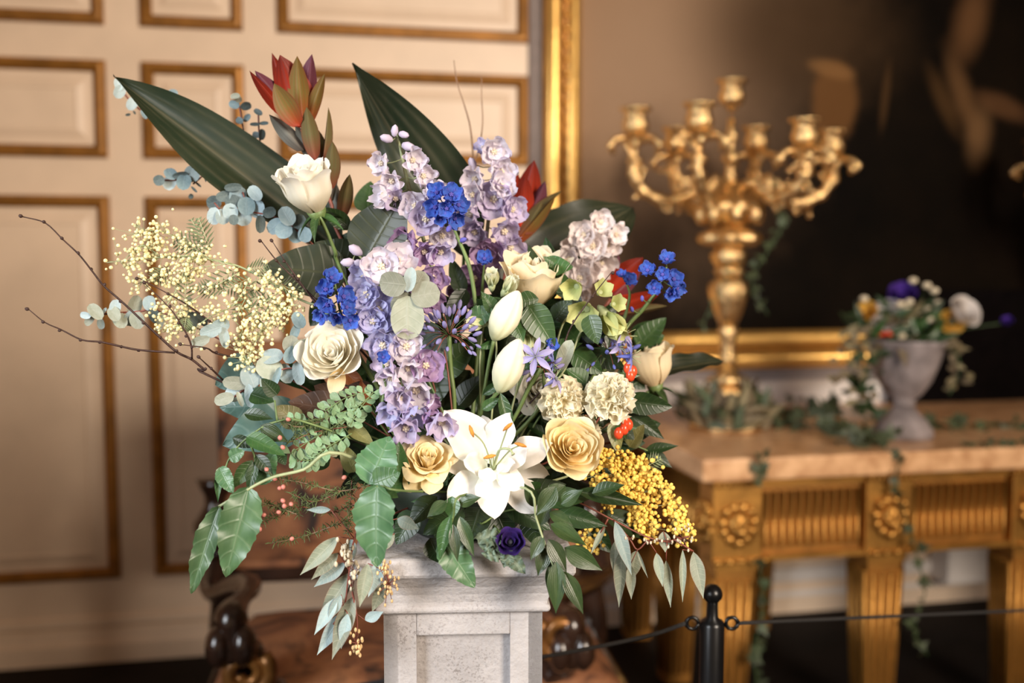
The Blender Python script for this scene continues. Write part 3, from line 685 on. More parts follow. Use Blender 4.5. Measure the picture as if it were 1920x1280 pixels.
pt_white = PETAL('white_rose_petal', (0.94, 0.82, 0.56), (0.97, 0.93, 0.84), (0.96, 0.90, 0.74))
pt_cream = PETAL('cream_rose_petal', (0.82, 0.56, 0.24), (0.90, 0.78, 0.56), (0.88, 0.70, 0.42))
pt_yel = PETAL('yellow_rose_petal', (0.96, 0.66, 0.24), (0.98, 0.85, 0.55), (0.97, 0.78, 0.42))
pt_peach = PETAL('peach_rose_petal', (0.94, 0.72, 0.42), (0.97, 0.88, 0.68), (0.96, 0.82, 0.56))
pt_carn = PETAL('carnation_petal', (0.88, 0.76, 0.48), (0.96, 0.90, 0.72), (0.94, 0.86, 0.64), streak=0.1, trans=0.35)
pt_lily = PETAL('lily_petal', (0.80, 0.82, 0.64), (0.95, 0.91, 0.88), (0.95, 0.90, 0.85), trans=0.25, streak=0.10)
pt_bud = PETAL('lily_bud_skin', (0.58, 0.60, 0.34), (0.88, 0.82, 0.66), (0.84, 0.78, 0.60), trans=0.1, streak=0.1)
pt_lil = PETAL('lilac_delphinium_petal', (0.60, 0.53, 0.68), (0.60, 0.51, 0.70), (0.72, 0.65, 0.80), trans=0.35, streak=0.25, edge=(0.48, 0.38, 0.62))
pt_lil2 = PETAL('pale_lilac_delphinium_petal', (0.76, 0.70, 0.77), (0.79, 0.72, 0.80), (0.86, 0.81, 0.86), trans=0.35, streak=0.2, edge=(0.64, 0.55, 0.72))
pt_lilb = PETAL('blue_lilac_delphinium_petal', (0.54, 0.54, 0.76), (0.52, 0.50, 0.76), (0.68, 0.66, 0.84), trans=0.35, streak=0.25, edge=(0.44, 0.40, 0.68))
pt_pur = PETAL('mauve_delphinium_petal', (0.40, 0.26, 0.44), (0.36, 0.22, 0.42), (0.50, 0.36, 0.54), trans=0.25, streak=0.25)
pt_stock = PETAL('blush_white_petal', (0.84, 0.74, 0.74), (0.92, 0.84, 0.82), (0.92, 0.85, 0.83), trans=0.4)
pt_blue = PETAL('deep_blue_petal', (0.05, 0.10, 0.46), (0.09, 0.19, 0.60), (0.07, 0.16, 0.58), trans=0.25, streak=0.35, edge=(0.22, 0.17, 0.56))
pt_agap = PETAL('agapanthus_petal', (0.30, 0.27, 0.52), (0.52, 0.46, 0.68), (0.42, 0.38, 0.62), trans=0.2, streak=0.2)
pt_agab = PETAL('agapanthus_blue_petal', (0.16, 0.18, 0.52), (0.36, 0.38, 0.72), (0.26, 0.28, 0.64), trans=0.2, streak=0.2)
pt_lime = PETAL('lime_petal', (0.34, 0.42, 0.14), (0.66, 0.66, 0.30), (0.58, 0.60, 0.26), trans=0.3)
pt_ivory = PETAL('ivory_green_petal', (0.34, 0.42, 0.20), (0.84, 0.82, 0.66), (0.74, 0.74, 0.48), trans=0.3)
pt_anem = PETAL('anemone_petal', (0.015, 0.010, 0.05), (0.045, 0.02, 0.13), (0.028, 0.014, 0.10), trans=0.1)
br_red = PETAL('leucadendron_red_bract', (0.46, 0.035, 0.012), (0.10, 0.014, 0.010), (0.25, 0.024, 0.010), trans=0.12, rough=0.4, streak=0.15)
br_pur = PETAL('leucadendron_purple_bract', (0.20, 0.025, 0.022), (0.10, 0.035, 0.055), (0.12, 0.035, 0.05), trans=0.1, rough=0.4, streak=0.15)
br_oli = PETAL('leucadendron_olive_bract', (0.34, 0.035, 0.015), (0.13, 0.095, 0.028), (0.17, 0.125, 0.035), trans=0.1, rough=0.42, streak=0.15, edge=(0.20, 0.03, 0.02))
br_leaf = PETAL('leucadendron_leaf', (0.20, 0.045, 0.03), (0.12, 0.10, 0.04), (0.125, 0.115, 0.05), trans=0.1, rough=0.42, streak=0.15, edge=(0.14, 0.03, 0.02))
br_grey = PETAL('leucadendron_grey_leaf', (0.10, 0.07, 0.05), (0.13, 0.12, 0.09), (0.17, 0.17, 0.15), trans=0.1, rough=0.42, streak=0.1)
anther_m = M('orange_anther', (0.55, 0.22, 0.03), 0.8, var=0.3, scale=60)
eye_m = M('floret_eye', (0.66, 0.56, 0.42), 0.7, var=0.3, scale=200)
eyeb_m = M('blue_floret_eye', (0.10, 0.08, 0.35), 0.7, var=0.3, scale=200)
calyx_m = M('floret_calyx', (0.36, 0.38, 0.34), 0.6, var=0.3, scale=100)
mim_p = M('mimosa_pale_puff', (0.84, 0.73, 0.40), 0.9, var=0.18, scale=60)
mim_y = M('mimosa_yellow_puff', (0.88, 0.58, 0.12), 0.9, var=0.18, scale=60)
wax_m = M('pink_bud', (0.55, 0.20, 0.16), 0.5, var=0.35, scale=90)
berry_m = M('red_berry', (0.70, 0.07, 0.025), 0.22, var=0.25, scale=60)
seed_m = M('gum_seed', (0.62, 0.42, 0.20), 0.6, var=0.25, scale=100)
seedp_m = M('pale_gum_seed', (0.66, 0.56, 0.40), 0.7, var=0.25, scale=100)
needle_m = M('fine_needle', (0.10, 0.13, 0.04), 0.6, var=0.4, scale=40)
fern_m = LEAF('mimosa_frond', (0.10, 0.13, 0.055), (0.18, 0.20, 0.10), (0.25, 0.27, 0.15), 4, 0.2, 0.6)
bee_m = M('anemone_centre', (0.01, 0.01, 0.02), 0.7, var=0.3, scale=80)

# ---- blades shared by many leaves
LM = {}
def lm(key, mat, kind, **k):
    if key not in LM: LM[key] = leafmesh('blade_' + key, mat, kind, **k)
    return LM[key]

# ---- roses: petals are sectors of turned cups, wrapped ring by ring
def rose_petal(mat, r0, r1, h, flare, half, roll=0.15, wav=0.03, ph=0.0, nm='petal_blade', z0=0.0, lean=0.0, belly=1.25):
    def fn(s, t):
        te = t * (1 - 0.13 * abs(s) ** 2.4)
        rr = r0 + (r1 - r0) * math.sin(min(1, te * belly) * PI / 2) + flare * max(0, te - 0.55) ** 2 * 3.2
        rr *= 1 + wav * math.sin(s * 3.2 + ph) * te * te
        an = s * half * (0.45 + 0.55 * math.sin(PI * min(1, 0.12 + 0.62 * te)))
        z = z0 + h * te - roll * max(0, te - 0.78) ** 2 * 14 * (0.25 + flare) + wav * 0.5 * h * math.sin(s * 4.5 + ph * 2) * te ** 3 - lean * te * te
        return (rr * math.cos(an), rr * math.sin(an), z)
    v, f, u = grid(fn, 10, 10); return MB().add(v, f, u).mesh(nm, mat)
ROSE_RINGS = [  # count, r0, r1, h, flare, half, roll
    (3, 0.02, 0.10, 1.02, 0.02, 1.35, 0.03), (4, 0.03, 0.19, 1.04, 0.06, 1.15, 0.06), (5, 0.05, 0.30, 1.02, 0.12, 0.95, 0.10),
    (5, 0.08, 0.43, 0.98, 0.24, 0.86, 0.16), (5, 0.10, 0.56, 0.92, 0.42, 0.80, 0.26), (5, 0.12, 0.68, 0.82, 0.65, 0.80, 0.34)]
ROSE_CLOSED = [(3, 0.02, 0.10, 1.12, 0.02, 1.35, 0.03), (4, 0.03, 0.20, 1.14, 0.04, 1.15, 0.06), (4, 0.06, 0.33, 1.16, 0.08, 1.05, 0.08),
    (5, 0.12, 0.47, 1.18, 0.16, 0.90, 0.14), (5, 0.16, 0.58, 1.15, 0.25, 0.86, 0.2)]
ROSE_GARDEN = [(3, 0.02, 0.12, 0.78, 0.05, 1.2, 0.03), (4, 0.04, 0.23, 0.82, 0.08, 1.0, 0.05), (5, 0.06, 0.35, 0.86, 0.10, 0.85, 0.06), (5, 0.08, 0.48, 0.90, 0.12, 0.82, 0.08),
    (5, 0.12, 0.62, 0.92, 0.14, 0.80, 0.10), (5, 0.18, 0.76, 0.88, 0.16, 0.80, 0.12), (5, 0.22, 0.86, 0.74, 0.26, 0.80, 0.16)]
def rose(label, px, py, d, R, axis, mat, rings=ROSE_RINGS, stempts=None, wav=0.035, extra=None, belly=1.25):
    t, b = flower('rose', label, 'rose', 'roses in the big arrangement')
    c = P(px, py, d); s = R * mpp(d); ax = Vector(axis).normalized(); base = c - ax * s * 0.55
    off = random.uniform(0, 6)
    for ri, (n, r0, r1, h, fl, ha, ro) in enumerate(rings):
        ms = [rose_petal(mat, r0, r1, h, fl, ha, ro, wav * (0.6 + 0.25 * ri), random.uniform(0, 6), belly=belly) for _ in range(3)]
        for k in range(n):
            a = off + ri * 2.4 + 2 * PI * k / n + random.uniform(-0.12, 0.12)
            inst('petal', ms[k % 3], t, axis_m(base, ax + rv(0.07), s * random.uniform(0.95, 1.05), a))
    for k in range(5):
        sm = lm('sepal', lf_green, 'lance', fold=0.3, bend=0.35)
        dd = axis_m(base, ax, 1, k * 1.257) @ Vector((1, 0, 0.1)) - base
        leaf_at(t, sm, base - ax * 0.004, base + dd.normalized() * s * 0.75 - ax * s * 0.35, s * 0.22, ax, 'sepal')
    MB().lathe([(0.02, -0.35), (0.16, -0.28), (0.2, -0.08), (0.24, 0.04), (0.1, 0.1)], 10).build('hip', stemg, t, axis_m(base, ax, s))
    sp_ = [base - ax * s * 0.3] + [P(*q) for q in (stempts or [])] + [b]
    if not stempts: sp_.insert(1, base - ax * s * 1.6)
    stem(t, sp_, 0.0027, stemg)
    if extra: extra(t, base, s)
    return t
def cam_axis(px, py, d, rx=0.0, ry=0.0, k=1.0):
    """axis turned towards the camera, leaning rx to the right and ry up"""
    return tocam(P(px, py, d)) * k + RT * rx + UP * ry

# ---- carnation: ruffled fan petals
def carn_petal(mat, ph):
    def fn(s, t):
        r = 0.05 + 0.95 * t; an = s * 0.80 * (0.35 + 0.65 * t)
        z = 0.16 * math.sin(s * 8 + ph) * t * t + 0.10 * math.sin(s * 17 + ph * 2) * t ** 3
        rr = r * (1 + 0.05 * math.sin(s * 21 + ph) * t ** 4)
        return (rr * math.cos(an), rr * math.sin(an), z)
    v, f, u = grid(fn, 14, 6); return MB().add(v, f, u).mesh('petal_blade', mat)
def carnation(label, px, py, d, R, axis):
    t, b = flower('carnation', label, 'carnation', 'cream carnations in the big arrangement')
    c = P(px, py, d); s = R * mpp(d); ax = Vector(axis).normalized(); ms = [carn_petal(pt_carn, k * 1.7) for k in range(5)]
    base = c - ax * s * 0.5
    for k in range(26):
        q = (k + 0.5) / 26; el = 1.25 - 1.2 * q; az = k * 2.39996
        m = axis_m(base + ax * s * (0.40 - 0.25 * q), ax, 1, az) @ Matrix.Rotation(-el, 4, 'Y') @ Matrix.Rotation(random.uniform(-0.7, 0.7), 4, 'X') @ Matrix.Diagonal((s * (0.72 + 0.34 * q),) * 3 + (1,))
        inst('petal', ms[k % 5], t, m)
    MB().lathe([(0.10, -0.75), (0.2, -0.7), (0.24, -0.3), (0.3, 0.02), (0.2, 0.1)], 10).build('calyx', stemg, t, axis_m(base, ax, s))
    stem(t, [base - ax * s * 0.7, base - ax * s * 1.8, b], 0.002, stemg); return t

# ---- delphinium floret: five broad sepals round an eye, with a spur behind
def flo_petal(mat, cup, ph):
    def fn(s, t):
        w = 0.74 * max(0.0, math.sin(PI * (0.12 + 0.80 * t) ** 1.15)) ** 0.55
        r = 0.10 + 0.90 * t; a = cup * t
        x = r * math.cos(a * 0.75) * (1 - 0.18 * cup * t); z = r * math.sin(a) * 0.75 + 0.22 * s * s + 0.10 * math.sin(5 * s + ph) * t + 0.07 * math.sin(7 * t + ph)
        return (x, s * w, z)
    v, f, u = grid(fn, 6, 6); return MB().add(v, f, u).mesh('sepal_blade', mat)
FLO = {}
def flo_set(mat, cup):
    key = (mat.name, round(cup, 2))
    if key not in FLO: FLO[key] = [flo_petal(mat, cup, 1.3 * k) for k in range(3)]
    return FLO[key]
EYE = {}
def eye_mesh(mat):
    if mat.name not in EYE:
        mb = MB()
        for k in range(5):
            a = k * 1.257 + 0.6; mb.ball((0.13 * math.cos(a), 0.13 * math.sin(a), 0.16), 0.10, 6, 4, (1, 1, 1.5))
        mb.ball((0, 0, 0.2), 0.11, 6, 4, (1, 1, 1.3)); mb.tube([(0, 0, 0.05), (0.02, 0, -0.2), (0.10, 0, -0.5)], [0.16, 0.10, 0.04], 6)
        EYE[mat.name] = mb.mesh('eye', mat)
    return EYE[mat.name]
def floret(t, pos, ax, s, mat, cup=0.5, n=5, eye=None, stemto=None, smat=None):
    e = inst('floret', eye_mesh(eye or eye_m), t, axis_m(pos, ax, s * 0.95, random.uniform(0, 6)))
    ms = flo_set(mat, cup); a0 = random.uniform(0, 6)
    for k in range(n): inst('petal', ms[k % 3], e, axis_m(pos, ax, s * random.uniform(0.92, 1.06), a0 + 2 * PI * k / n + random.uniform(-0.1, 0.1)))
    if n == 5 and cup < 0.75:
        for k in range(4): inst('inner_petal', ms[k % 3], e, axis_m(Vector(pos) + Vector(ax).normalized() * s * 0.12, ax, s * 0.52, a0 + 0.6 + 2 * PI * k / 4))
    if stemto is not None:
        MB().tube(bez([Vector(pos) - Vector(ax).normalized() * s * 0.3, (Vector(pos) + Vector(stemto)) / 2 + Vector((0, 0, -0.002)), stemto], 4), 0.0010, 4).build('floret_stalk', smat or stempale, e)
    return e
BUD = {}
def bud(t, pos, ax, s, mat, name='flower_bud'):
    if mat.name not in BUD: BUD[mat.name] = MB().lathe([(0.05, -0.5), (0.3, -0.35), (0.48, 0), (0.36, 0.4), (0.06, 0.6)], 9, 5, 0.06).mesh('bud', mat)
    return inst(name, BUD[mat.name], t, axis_m(pos, ax, s, random.uniform(0, 6)))
def spike(label, stempx, d, flo, buds, mats, name='delphinium', cat='delphinium', group='lilac delphinium spikes', sm=None, eye=None, fs=1.22):
    t, b = flower(name, label, cat, group)
    sp_ = [P(x, y, d + 0.01 * i) for i, (x, y) in enumerate(stempx)]; q = bez(sp_ + [b], 8)
    MB().tube(q, [0.0013 + 0.0019 * min(1, i / 16) for i in range(len(q))], 6).build('stem', sm or stempale, t)
    near = lambda p: min(q, key=lambda z: (z - p).length)
    for (x, y, r, rx, ry, cup, mi) in flo:
        dd = d - 0.012 + random.uniform(-0.012, 0.012) - 0.000012 * 0; p = P(x, y, dd)
        ax = cam_axis(x, y, dd, rx, ry) + rv(0.3); floret(t, p, ax, r * fs * mpp(dd), mats[mi], cup, stemto=near(p), eye=eye, smat=sm)
    for (x, y, r, rx, ry) in buds:
        p = P(x, y, d - 0.01); bd_ = bud(t, p, cam_axis(x, y, d, rx, ry, 0.4), (r * 1.35 * mpp(d), r * 1.35 * mpp(d), r * 1.9 * mpp(d)), mats[1] if len(mats) > 1 else mats[0])
        MB().tube([p, (p + near(p)) / 2 - Vector((0, 0, 0.003)), near(p)], 0.0009, 4).build('bud_stalk', sm or stempale, bd_)
    return t

# ---- seed/puff clouds
def puffs(pts, r, mat, t, name, jitter=0.3):
    mb = MB()
    for p in pts: mb.ball(p, r * random.uniform(1 - jitter, 1 + jitter * 0.6), 7, 5)
    return mb.build(name, mat, t, kind='stuff')
# ------------------------------------------------------------------ the big arrangement
# ---- aspidistra blades
A1 = leafmesh('aspidistra_blade', lf_aspi, 'aspi', fold=0.30, bend=0.04, wave=0.05, ns=8, nt=24, nw=1.3)
A2 = leafmesh('aspidistra_blade', lf_aspi, 'acum', fold=0.7, bend=-0.10, wave=0.05, twist=0.7, ns=8, nt=24, nw=1.2)
A3 = leafmesh('aspidistra_blade', lf_aspi, 'strap', fold=0.3, bend=0.10, wave=0.03, ns=8, nt=20)
def blade(label, me, a, b, w, d0, d1, face=None, name='aspidistra_leaf', cat='leaf', via=None, grp='large aspidistra leaves'):
    t, bs = flower(name, label, cat, grp)
    L2(t, me, a, b, w, d0, d1, face, 'blade'); p = P(a[0], a[1], d0)
    stem(t, [p + (p - P(b[0], b[1], d1)).normalized() * -0.01, p * 0.5 + bs * 0.5 + Vector((0, 0.02, 0.01)), bs], 0.0028, stemd)
    return t
blade('long dark aspidistra leaf slanting out beneath the red leucadendron', A1, (640, 470), (212, 134), 132, 1.60, 1.53, Vector((0.45, -1, 0.25)))
blade('tall narrow aspidistra leaf behind the middle delphinium', A2, (876, 485), (652, 130), 118, 1.66, 1.62, Vector((0.5, -1, 0.2)))
blade('broad blurred aspidistra leaf behind the blush white flower spike', A3, (930, 560), (1192, 368), 165, 1.70, 1.82, Vector((-0.3, -1, 0.3)))
blade('dark leaf pointing sideways over the gilt frame behind the peach rose', A3, (1210, 705), (1364, 664), 46, 1.66, 1.74, Vector((0, -0.7, 0.7)), grp=None)

# ---- leucadendrons
B = {}
for nm, mt in (('red', br_red), ('pur', br_pur), ('oli', br_oli), ('lea', br_leaf), ('gry', br_grey)):
    B[nm] = leafmesh('bract_' + nm, mt, 'bract', fold=-0.7, bend=-0.10, ns=6, nt=10)
    B[nm + '2'] = leafmesh('bract_' + nm, mt, 'bract', fold=0.5, bend=0.12, ns=6, nt=10)
def leuc(label, d, bracts, leaves, spts):
    t, bs = flower('leucadendron', label, 'flower', 'leucadendron stems')
    for (a, b, w, k, dz, dt) in bracts: L2(t, B[k], a, b, w, d + dz, d + dz + dt, tocam(P(*a, d)) + rv(0.25), 'bract')
    for (a, b, w, k, dz, dt) in leaves: L2(t, B[k], a, b, w, d + dz, d + dz + dt, tocam(P(*a, d)) + rv(0.3), 'leaf')
    stem(t, [P(x, y, d + 0.005 * i) for i, (x, y) in enumerate(spts)] + [bs], 0.0030, stemred); return t
leuc('tall red and olive leucadendron at the top of the arrangement', 1.52,
     [((562, 240), (512, 106), 40, 'red', 0.03, 0.02), ((560, 236), (500, 147), 30, 'oli', 0.03, 0.01), ((552, 225), (480, 134), 38, 'pur', 0.01, -0.01), ((550, 228), (467, 135), 24, 'red', 0.0, -0.02),
      ((566, 238), (528, 105), 74, 'red', 0.0, -0.01), ((574, 238), (582, 104), 44, 'pur', 0.012, 0.0), ((568, 240), (556, 107), 44, 'oli', -0.008, -0.01), ((576, 240), (608, 138), 26, 'oli', 0.0, -0.01),
      ((562, 236), (512, 158), 44, 'oli2', -0.02, -0.03), ((566, 240), (545, 120), 46, 'red', 0.02, 0.0)],
     [((592, 300), (574, 200), 34, 'lea', -0.012, -0.02), ((604, 308), (619, 203), 16, 'lea', 0.0, 0.0), ((570, 282), (505, 216), 30, 'gry', 0.0, -0.01), ((592, 308), (556, 236), 36, 'gry', 0.01, -0.01),
      ((598, 306), (592, 238), 30, 'lea', 0.015, 0.0), ((612, 360), (626, 264), 34, 'lea', -0.01, -0.02), ((640, 412), (656, 326), 28, 'lea', -0.005, -0.01), ((620, 380), (632, 300), 18, 'gry', 0.01, 0.01), ((630, 410), (632, 350), 24, 'gry', 0.02, 0.02)],
     [(566, 242), (590, 310), (622, 385), (650, 470)])
leuc('dark red leucadendron head against the gilt picture frame', 1.68,
     [((975, 425), (1002, 302), 52, 'red', 0.0, 0.0), ((985, 425), (1024, 341), 34, 'pur', -0.01, 0.0), ((968, 420), (964, 312), 34, 'red', 0.01, 0.0), ((975, 425), (985, 330), 44, 'red', -0.015, -0.01), ((972, 425), (945, 360), 36, 'red', 0.01, 0.0)],
     [((968, 450), (1049, 354), 20, 'lea', -0.02, 0.0), ((960, 460), (1044, 368), 22, 'oli', -0.02, -0.01), ((985, 440), (1015, 380), 30, 'lea', -0.02, 0.0)],
     [(975, 425), (955, 480), (930, 580)])
leuc('crimson leucadendron half hidden behind the blue sprig', 1.66,
     [((1140, 545), (1205, 483), 44, 'red', 0.0, 0.0), ((1150, 555), (1202, 503), 34, 'pur', 0.0, 0.02), ((1150, 575), (1240, 548), 30, 'red', -0.01, 0.0), ((1145, 570), (1222, 565), 34, 'red', 0.0, 0.0), ((1140, 540), (1160, 480), 26, 'pur', 0.02, 0.02)],
     [((1160, 590), (1250, 572), 18, 'lea', 0.0, 0.0)], [(1145, 560), (1100, 620), (1020, 720)])

# ---- roses
rose('white rose in profile just under the red leucadendron', 579, 357, 1.45, 80, cam_axis(576, 354, 1.45, -0.45, 1.2, 0.62), pt_white, ROSE_CLOSED, [(600, 405, 1.46), (628, 470, 1.48), (650, 530, 1.5)], 0.10, None, 1.8)
def hang(t, base, s):
    L2(t, leafmesh('petal_blade', pt_cream, 'petal', fold=0.4, bend=0.2, wave=0.1), (640, 690), (622, 742), 34, 1.395, 1.385, None, 'petal')
rose('cream garden rose full blown, beneath the dark blue florets', 620, 662, 1.40, 62, cam_axis(620, 662, 1.40, -0.30, 0.42), pt_white, ROSE_GARDEN, None, 0.05, hang)
rose('ivory rose tilted up, above the two white lily buds', 1000, 532, 1.50, 84, cam_axis(1002, 532, 1.50, 0.08, 1.0, 0.5), pt_peach, ROSE_CLOSED, None, 0.10, None, 1.5)
def low(t, base, s):
    L2(t, leafmesh('petal_blade', pt_yel, 'petal', fold=0.5, bend=0.15, wave=0.1), (790, 880), (762, 920), 44, 1.37, 1.35, None, 'petal')
    L2(t, leafmesh('petal_blade', pt_yel, 'petal', fold=-0.4, bend=-0.1, wave=0.06), (812, 885), (806, 928), 44, 1.35, 1.34, None, 'petal')
rose('buttery yellow rose on the near side of the open lily', 802, 862, 1.37, 52, cam_axis(802, 862, 1.37, 0.05, 0.75, 0.9), pt_yel, ROSE_RINGS, None, 0.05, low)
rose('buttery yellow rose between the lily and the yellow mimosa', 1074, 838, 1.38, 58, cam_axis(1074, 838, 1.38, 0.22, 0.28), pt_yel, ROSE_GARDEN, None, 0.05)
rose('peach rose in profile at the far side beside the red berries', 1220, 688, 1.66, 68, cam_axis(1220, 690, 1.66, -0.3, 1.3, 0.2), pt_peach, ROSE_CLOSED, [(1215, 735, 1.665), (1150, 800, 1.62)], 0.05, None, 1.8)
rose('pale rose in shade behind the second lily bud', 1008, 728, 1.50, 52, cam_axis(1008, 728, 1.5, 0.4, 0.1), pt_white, ROSE_RINGS, None, 0.05)

carnation('cream carnation facing forward beside the red berries', 1143, 744, 1.42, 50, cam_axis(1143, 744, 1.42, 0.05, 0.25))
carnation('cream carnation between the carnation by the berries and the agapanthus', 1058, 750, 1.43, 46, cam_axis(1058, 750, 1.43, 0.35, -0.1))
carnation('cream carnation tucked behind the yellow rose by the mimosa', 1094, 806, 1.47, 36, cam_axis(1094, 806, 1.47, 0.3, 0.8))

# ---- open lily
lt, lb = flower('lily', 'big open white lily with orange anthers at the front', 'lily')
LP = [leafmesh('lily_petal', pt_lily, 'petal', fold=0.35, bend=b, wave=w, ns=6, nt=14, nw=2.0) for b, w in ((0.14, 0.11), (0.30, 0.13), (-0.06, 0.12), (0.40, 0.10))]
LC = (925, 884)
for (tip, w, mi, d0, d1, fx_, fz_, c0_) in (
        ((842, 770), 86, 0, 1.40, 1.36, 0.4, 0.3, (912, 868)), ((836, 846), 76, 1, 1.41, 1.37, 0.3, 0.6, (905, 880)), ((906, 778), 52, 0, 1.43, 1.43, 0.1, 0.2, (922, 865)),
        ((962, 772), 64, 2, 1.40, 1.37, -0.5, 0.3, (920, 872)), ((1028, 828), 64, 0, 1.40, 1.36, -0.4, 0.5, (938, 876)), ((1022, 880), 56, 1, 1.42, 1.39, -0.2, 0.7, (945, 884)),
        ((1006, 952), 60, 1, 1.39, 1.35, 0.0, 0.7, (935, 890)), ((926, 962), 66, 3, 1.37, 1.33, 0.0, 0.5, (921, 876)), ((842, 938), 66, 0, 1.39, 1.34, 0.2, 0.5, (914, 890)),
        ((995, 842), 50, 2, 1.37, 1.34, -0.4, 0.5, (932, 880)), ((975, 906), 44, 3, 1.36, 1.33, -0.2, 0.6, (932, 884)), ((905, 905), 36, 2, 1.36, 1.34, 0.0, 0.6, (922, 880)), ((866, 862), 44, 2, 1.38, 1.35, 0.2, 0.5, (912, 878)), ((968, 872), 36, 2, 1.36, 1.33, 0.1, 0.9, (930, 882))):
    L2(lt, LP[mi], c0_, tip, w, d0, d1, Vector((fx_, -1, fz_)), 'petal')
for (x, y, ang) in ((884, 808, 1.9), (918, 856, 0.25), (976, 834, -0.3), (952, 800, 0.7)):
    e = P(x, y, 1.325); fl_ = MB().tube(bez([P(924, 882, 1.37), P((924 + x) / 2 + 4, (882 + y) / 2 - 12, 1.34), e], 5), 0.0011, 5).build('filament', stempale, lt)
    dv = Vector((math.cos(ang), 0, math.sin(ang))) * 0.0085
    MB().tube([e - dv, e - dv * 0.4 + Vector((0, -0.001, 0.0005)), e + dv * 0.4 + Vector((0, -0.001, 0.0005)), e + dv], [0.0008, 0.0026, 0.0026, 0.0008], 7).build('anther', anther_m, fl_)
MB().tube(bez([P(925, 884, 1.37), P(935, 845, 1.335), P(955, 842, 1.325), P(962, 852, 1.32)], 5), [0.0016] * 15 + [0.003], 6).build('pistil', stempale, lt)
stem(lt, [P(925, 886, 1.40), P(915, 940, 1.46), lb], 0.004, stemg)

# ---- lily buds
def lilybud(label, a, b, w, d, spts, leaves):
    t, bs = flower('lily_bud', label, 'lily bud', 'closed lily buds')
    p0, p1 = P(*a, d), P(*b, d - 0.012); L_ = (p1 - p0).length; r = w * mpp(d) / 2
    prof = [(0.16, -0.02), (0.42, 0.05), (0.70, 0.16), (0.90, 0.30), (0.98, 0.44), (0.94, 0.60), (0.76, 0.76), (0.48, 0.90), (0.22, 0.985), (0.05, 1.01)]
    n = 36; v = []; f = []; uv = []
    for (q, z) in prof:
        for k in range(n):
            an = 2 * PI * k / n; rr = r * q * (1.04 - 0.13 * math.exp(-((((an / (2 * PI / 3)) % 1) - 0.5) / 0.09) ** 2) - 0.05 * math.exp(-((((an / (2 * PI / 3) + 0.5) % 1) - 0.5) / 0.06) ** 2)); v.append((rr * math.cos(an), rr * math.sin(an), z * L_)); uv.append((k / n, z * 0.98 + 0.01))
    m_ = len(prof); f = [(i * n + k, i * n + (k + 1) % n, (i + 1) * n + (k + 1) % n, (i + 1) * n + k) for i in range(m_ - 1) for k in range(n)] + [tuple((m_ - 1) * n + k for k in range(n)), tuple(range(n - 1, -1, -1))]
    MB().add(v, f, uv).build('bud', pt_bud, t, axis_m(p0, p1 - p0, 1, 0.6))
    stem(t, [p0] + [P(*q) for q in spts] + [bs], 0.0027, stemg)
    for (a_, b_, w_, dd) in leaves: L2(t, lm('lilyleaf', lf_green, 'lance', fold=0.4, bend=0.2), a_, b_, w_, dd, dd - 0.01)
lilybud('upper closed white lily bud beneath the ivory rose', (926, 636), (972, 546), 56, 1.43, [(915, 690, 1.44), (902, 770, 1.45), (896, 800, 1.47)], [((905, 740), (945, 712), 18, 1.44)])
lilybud('lower closed white lily bud beside the starry agapanthus flower', (936, 734), (974, 636), 58, 1.41, [(925, 745, 1.42), (903, 770, 1.44), (895, 850, 1.47)], [((938, 736), (962, 822), 24, 1.40), ((904, 768), (936, 745), 22, 1.41), ((930, 640), (895, 655), 16, 1.44), ((962, 820), (968, 832), 6, 1.40)])

# ---- delphiniums (x, y, radius, lean right, lean up, cup, colour)
spike('tall lilac delphinium rising in front of the narrow aspidistra leaf', [(742, 240), (752, 285), (764, 340), (780, 400), (800, 470), (822, 560)], 1.47,
      [(716, 306, 22, -0.6, -0.1, 0.9, 1), (772, 300, 24, 0.3, 0.2, 0.9, 1), (735, 338, 24, -0.4, -0.5, 1.0, 1), (792, 330, 23, 0.7, -0.3, 1.0, 1), (722, 366, 24, -0.9, -0.2, 0.9, 1), (742, 372, 22, -0.2, -0.2, 0.8, 0),
       (806, 362, 26, 0.5, -0.2, 0.8, 1), (780, 385, 28, 0.0, -0.2, 0.6, 1), (798, 412, 30, -0.2, 0.0, 0.55, 0), (828, 440, 25, 0.4, -0.2, 0.7, 1), (766, 455, 30, -0.5, -0.4, 0.8, 3), (826, 470, 24, 0.3, -0.5, 0.8, 0), (795, 470, 24, 0.0, -0.4, 0.8, 3), (810, 520, 26, 0.2, -0.4, 0.7, 3), (800, 550, 26, 0.3, -0.3, 0.7, 3)],
      [(740, 246, 11, 0.1, 1), (756, 252, 11, 0.8, -0.2), (726, 260, 13, -0.6, 0.2), (764, 274, 14, 0.7, -0.2)], [pt_lil, pt_lil2, pt_lilb, pt_pur])
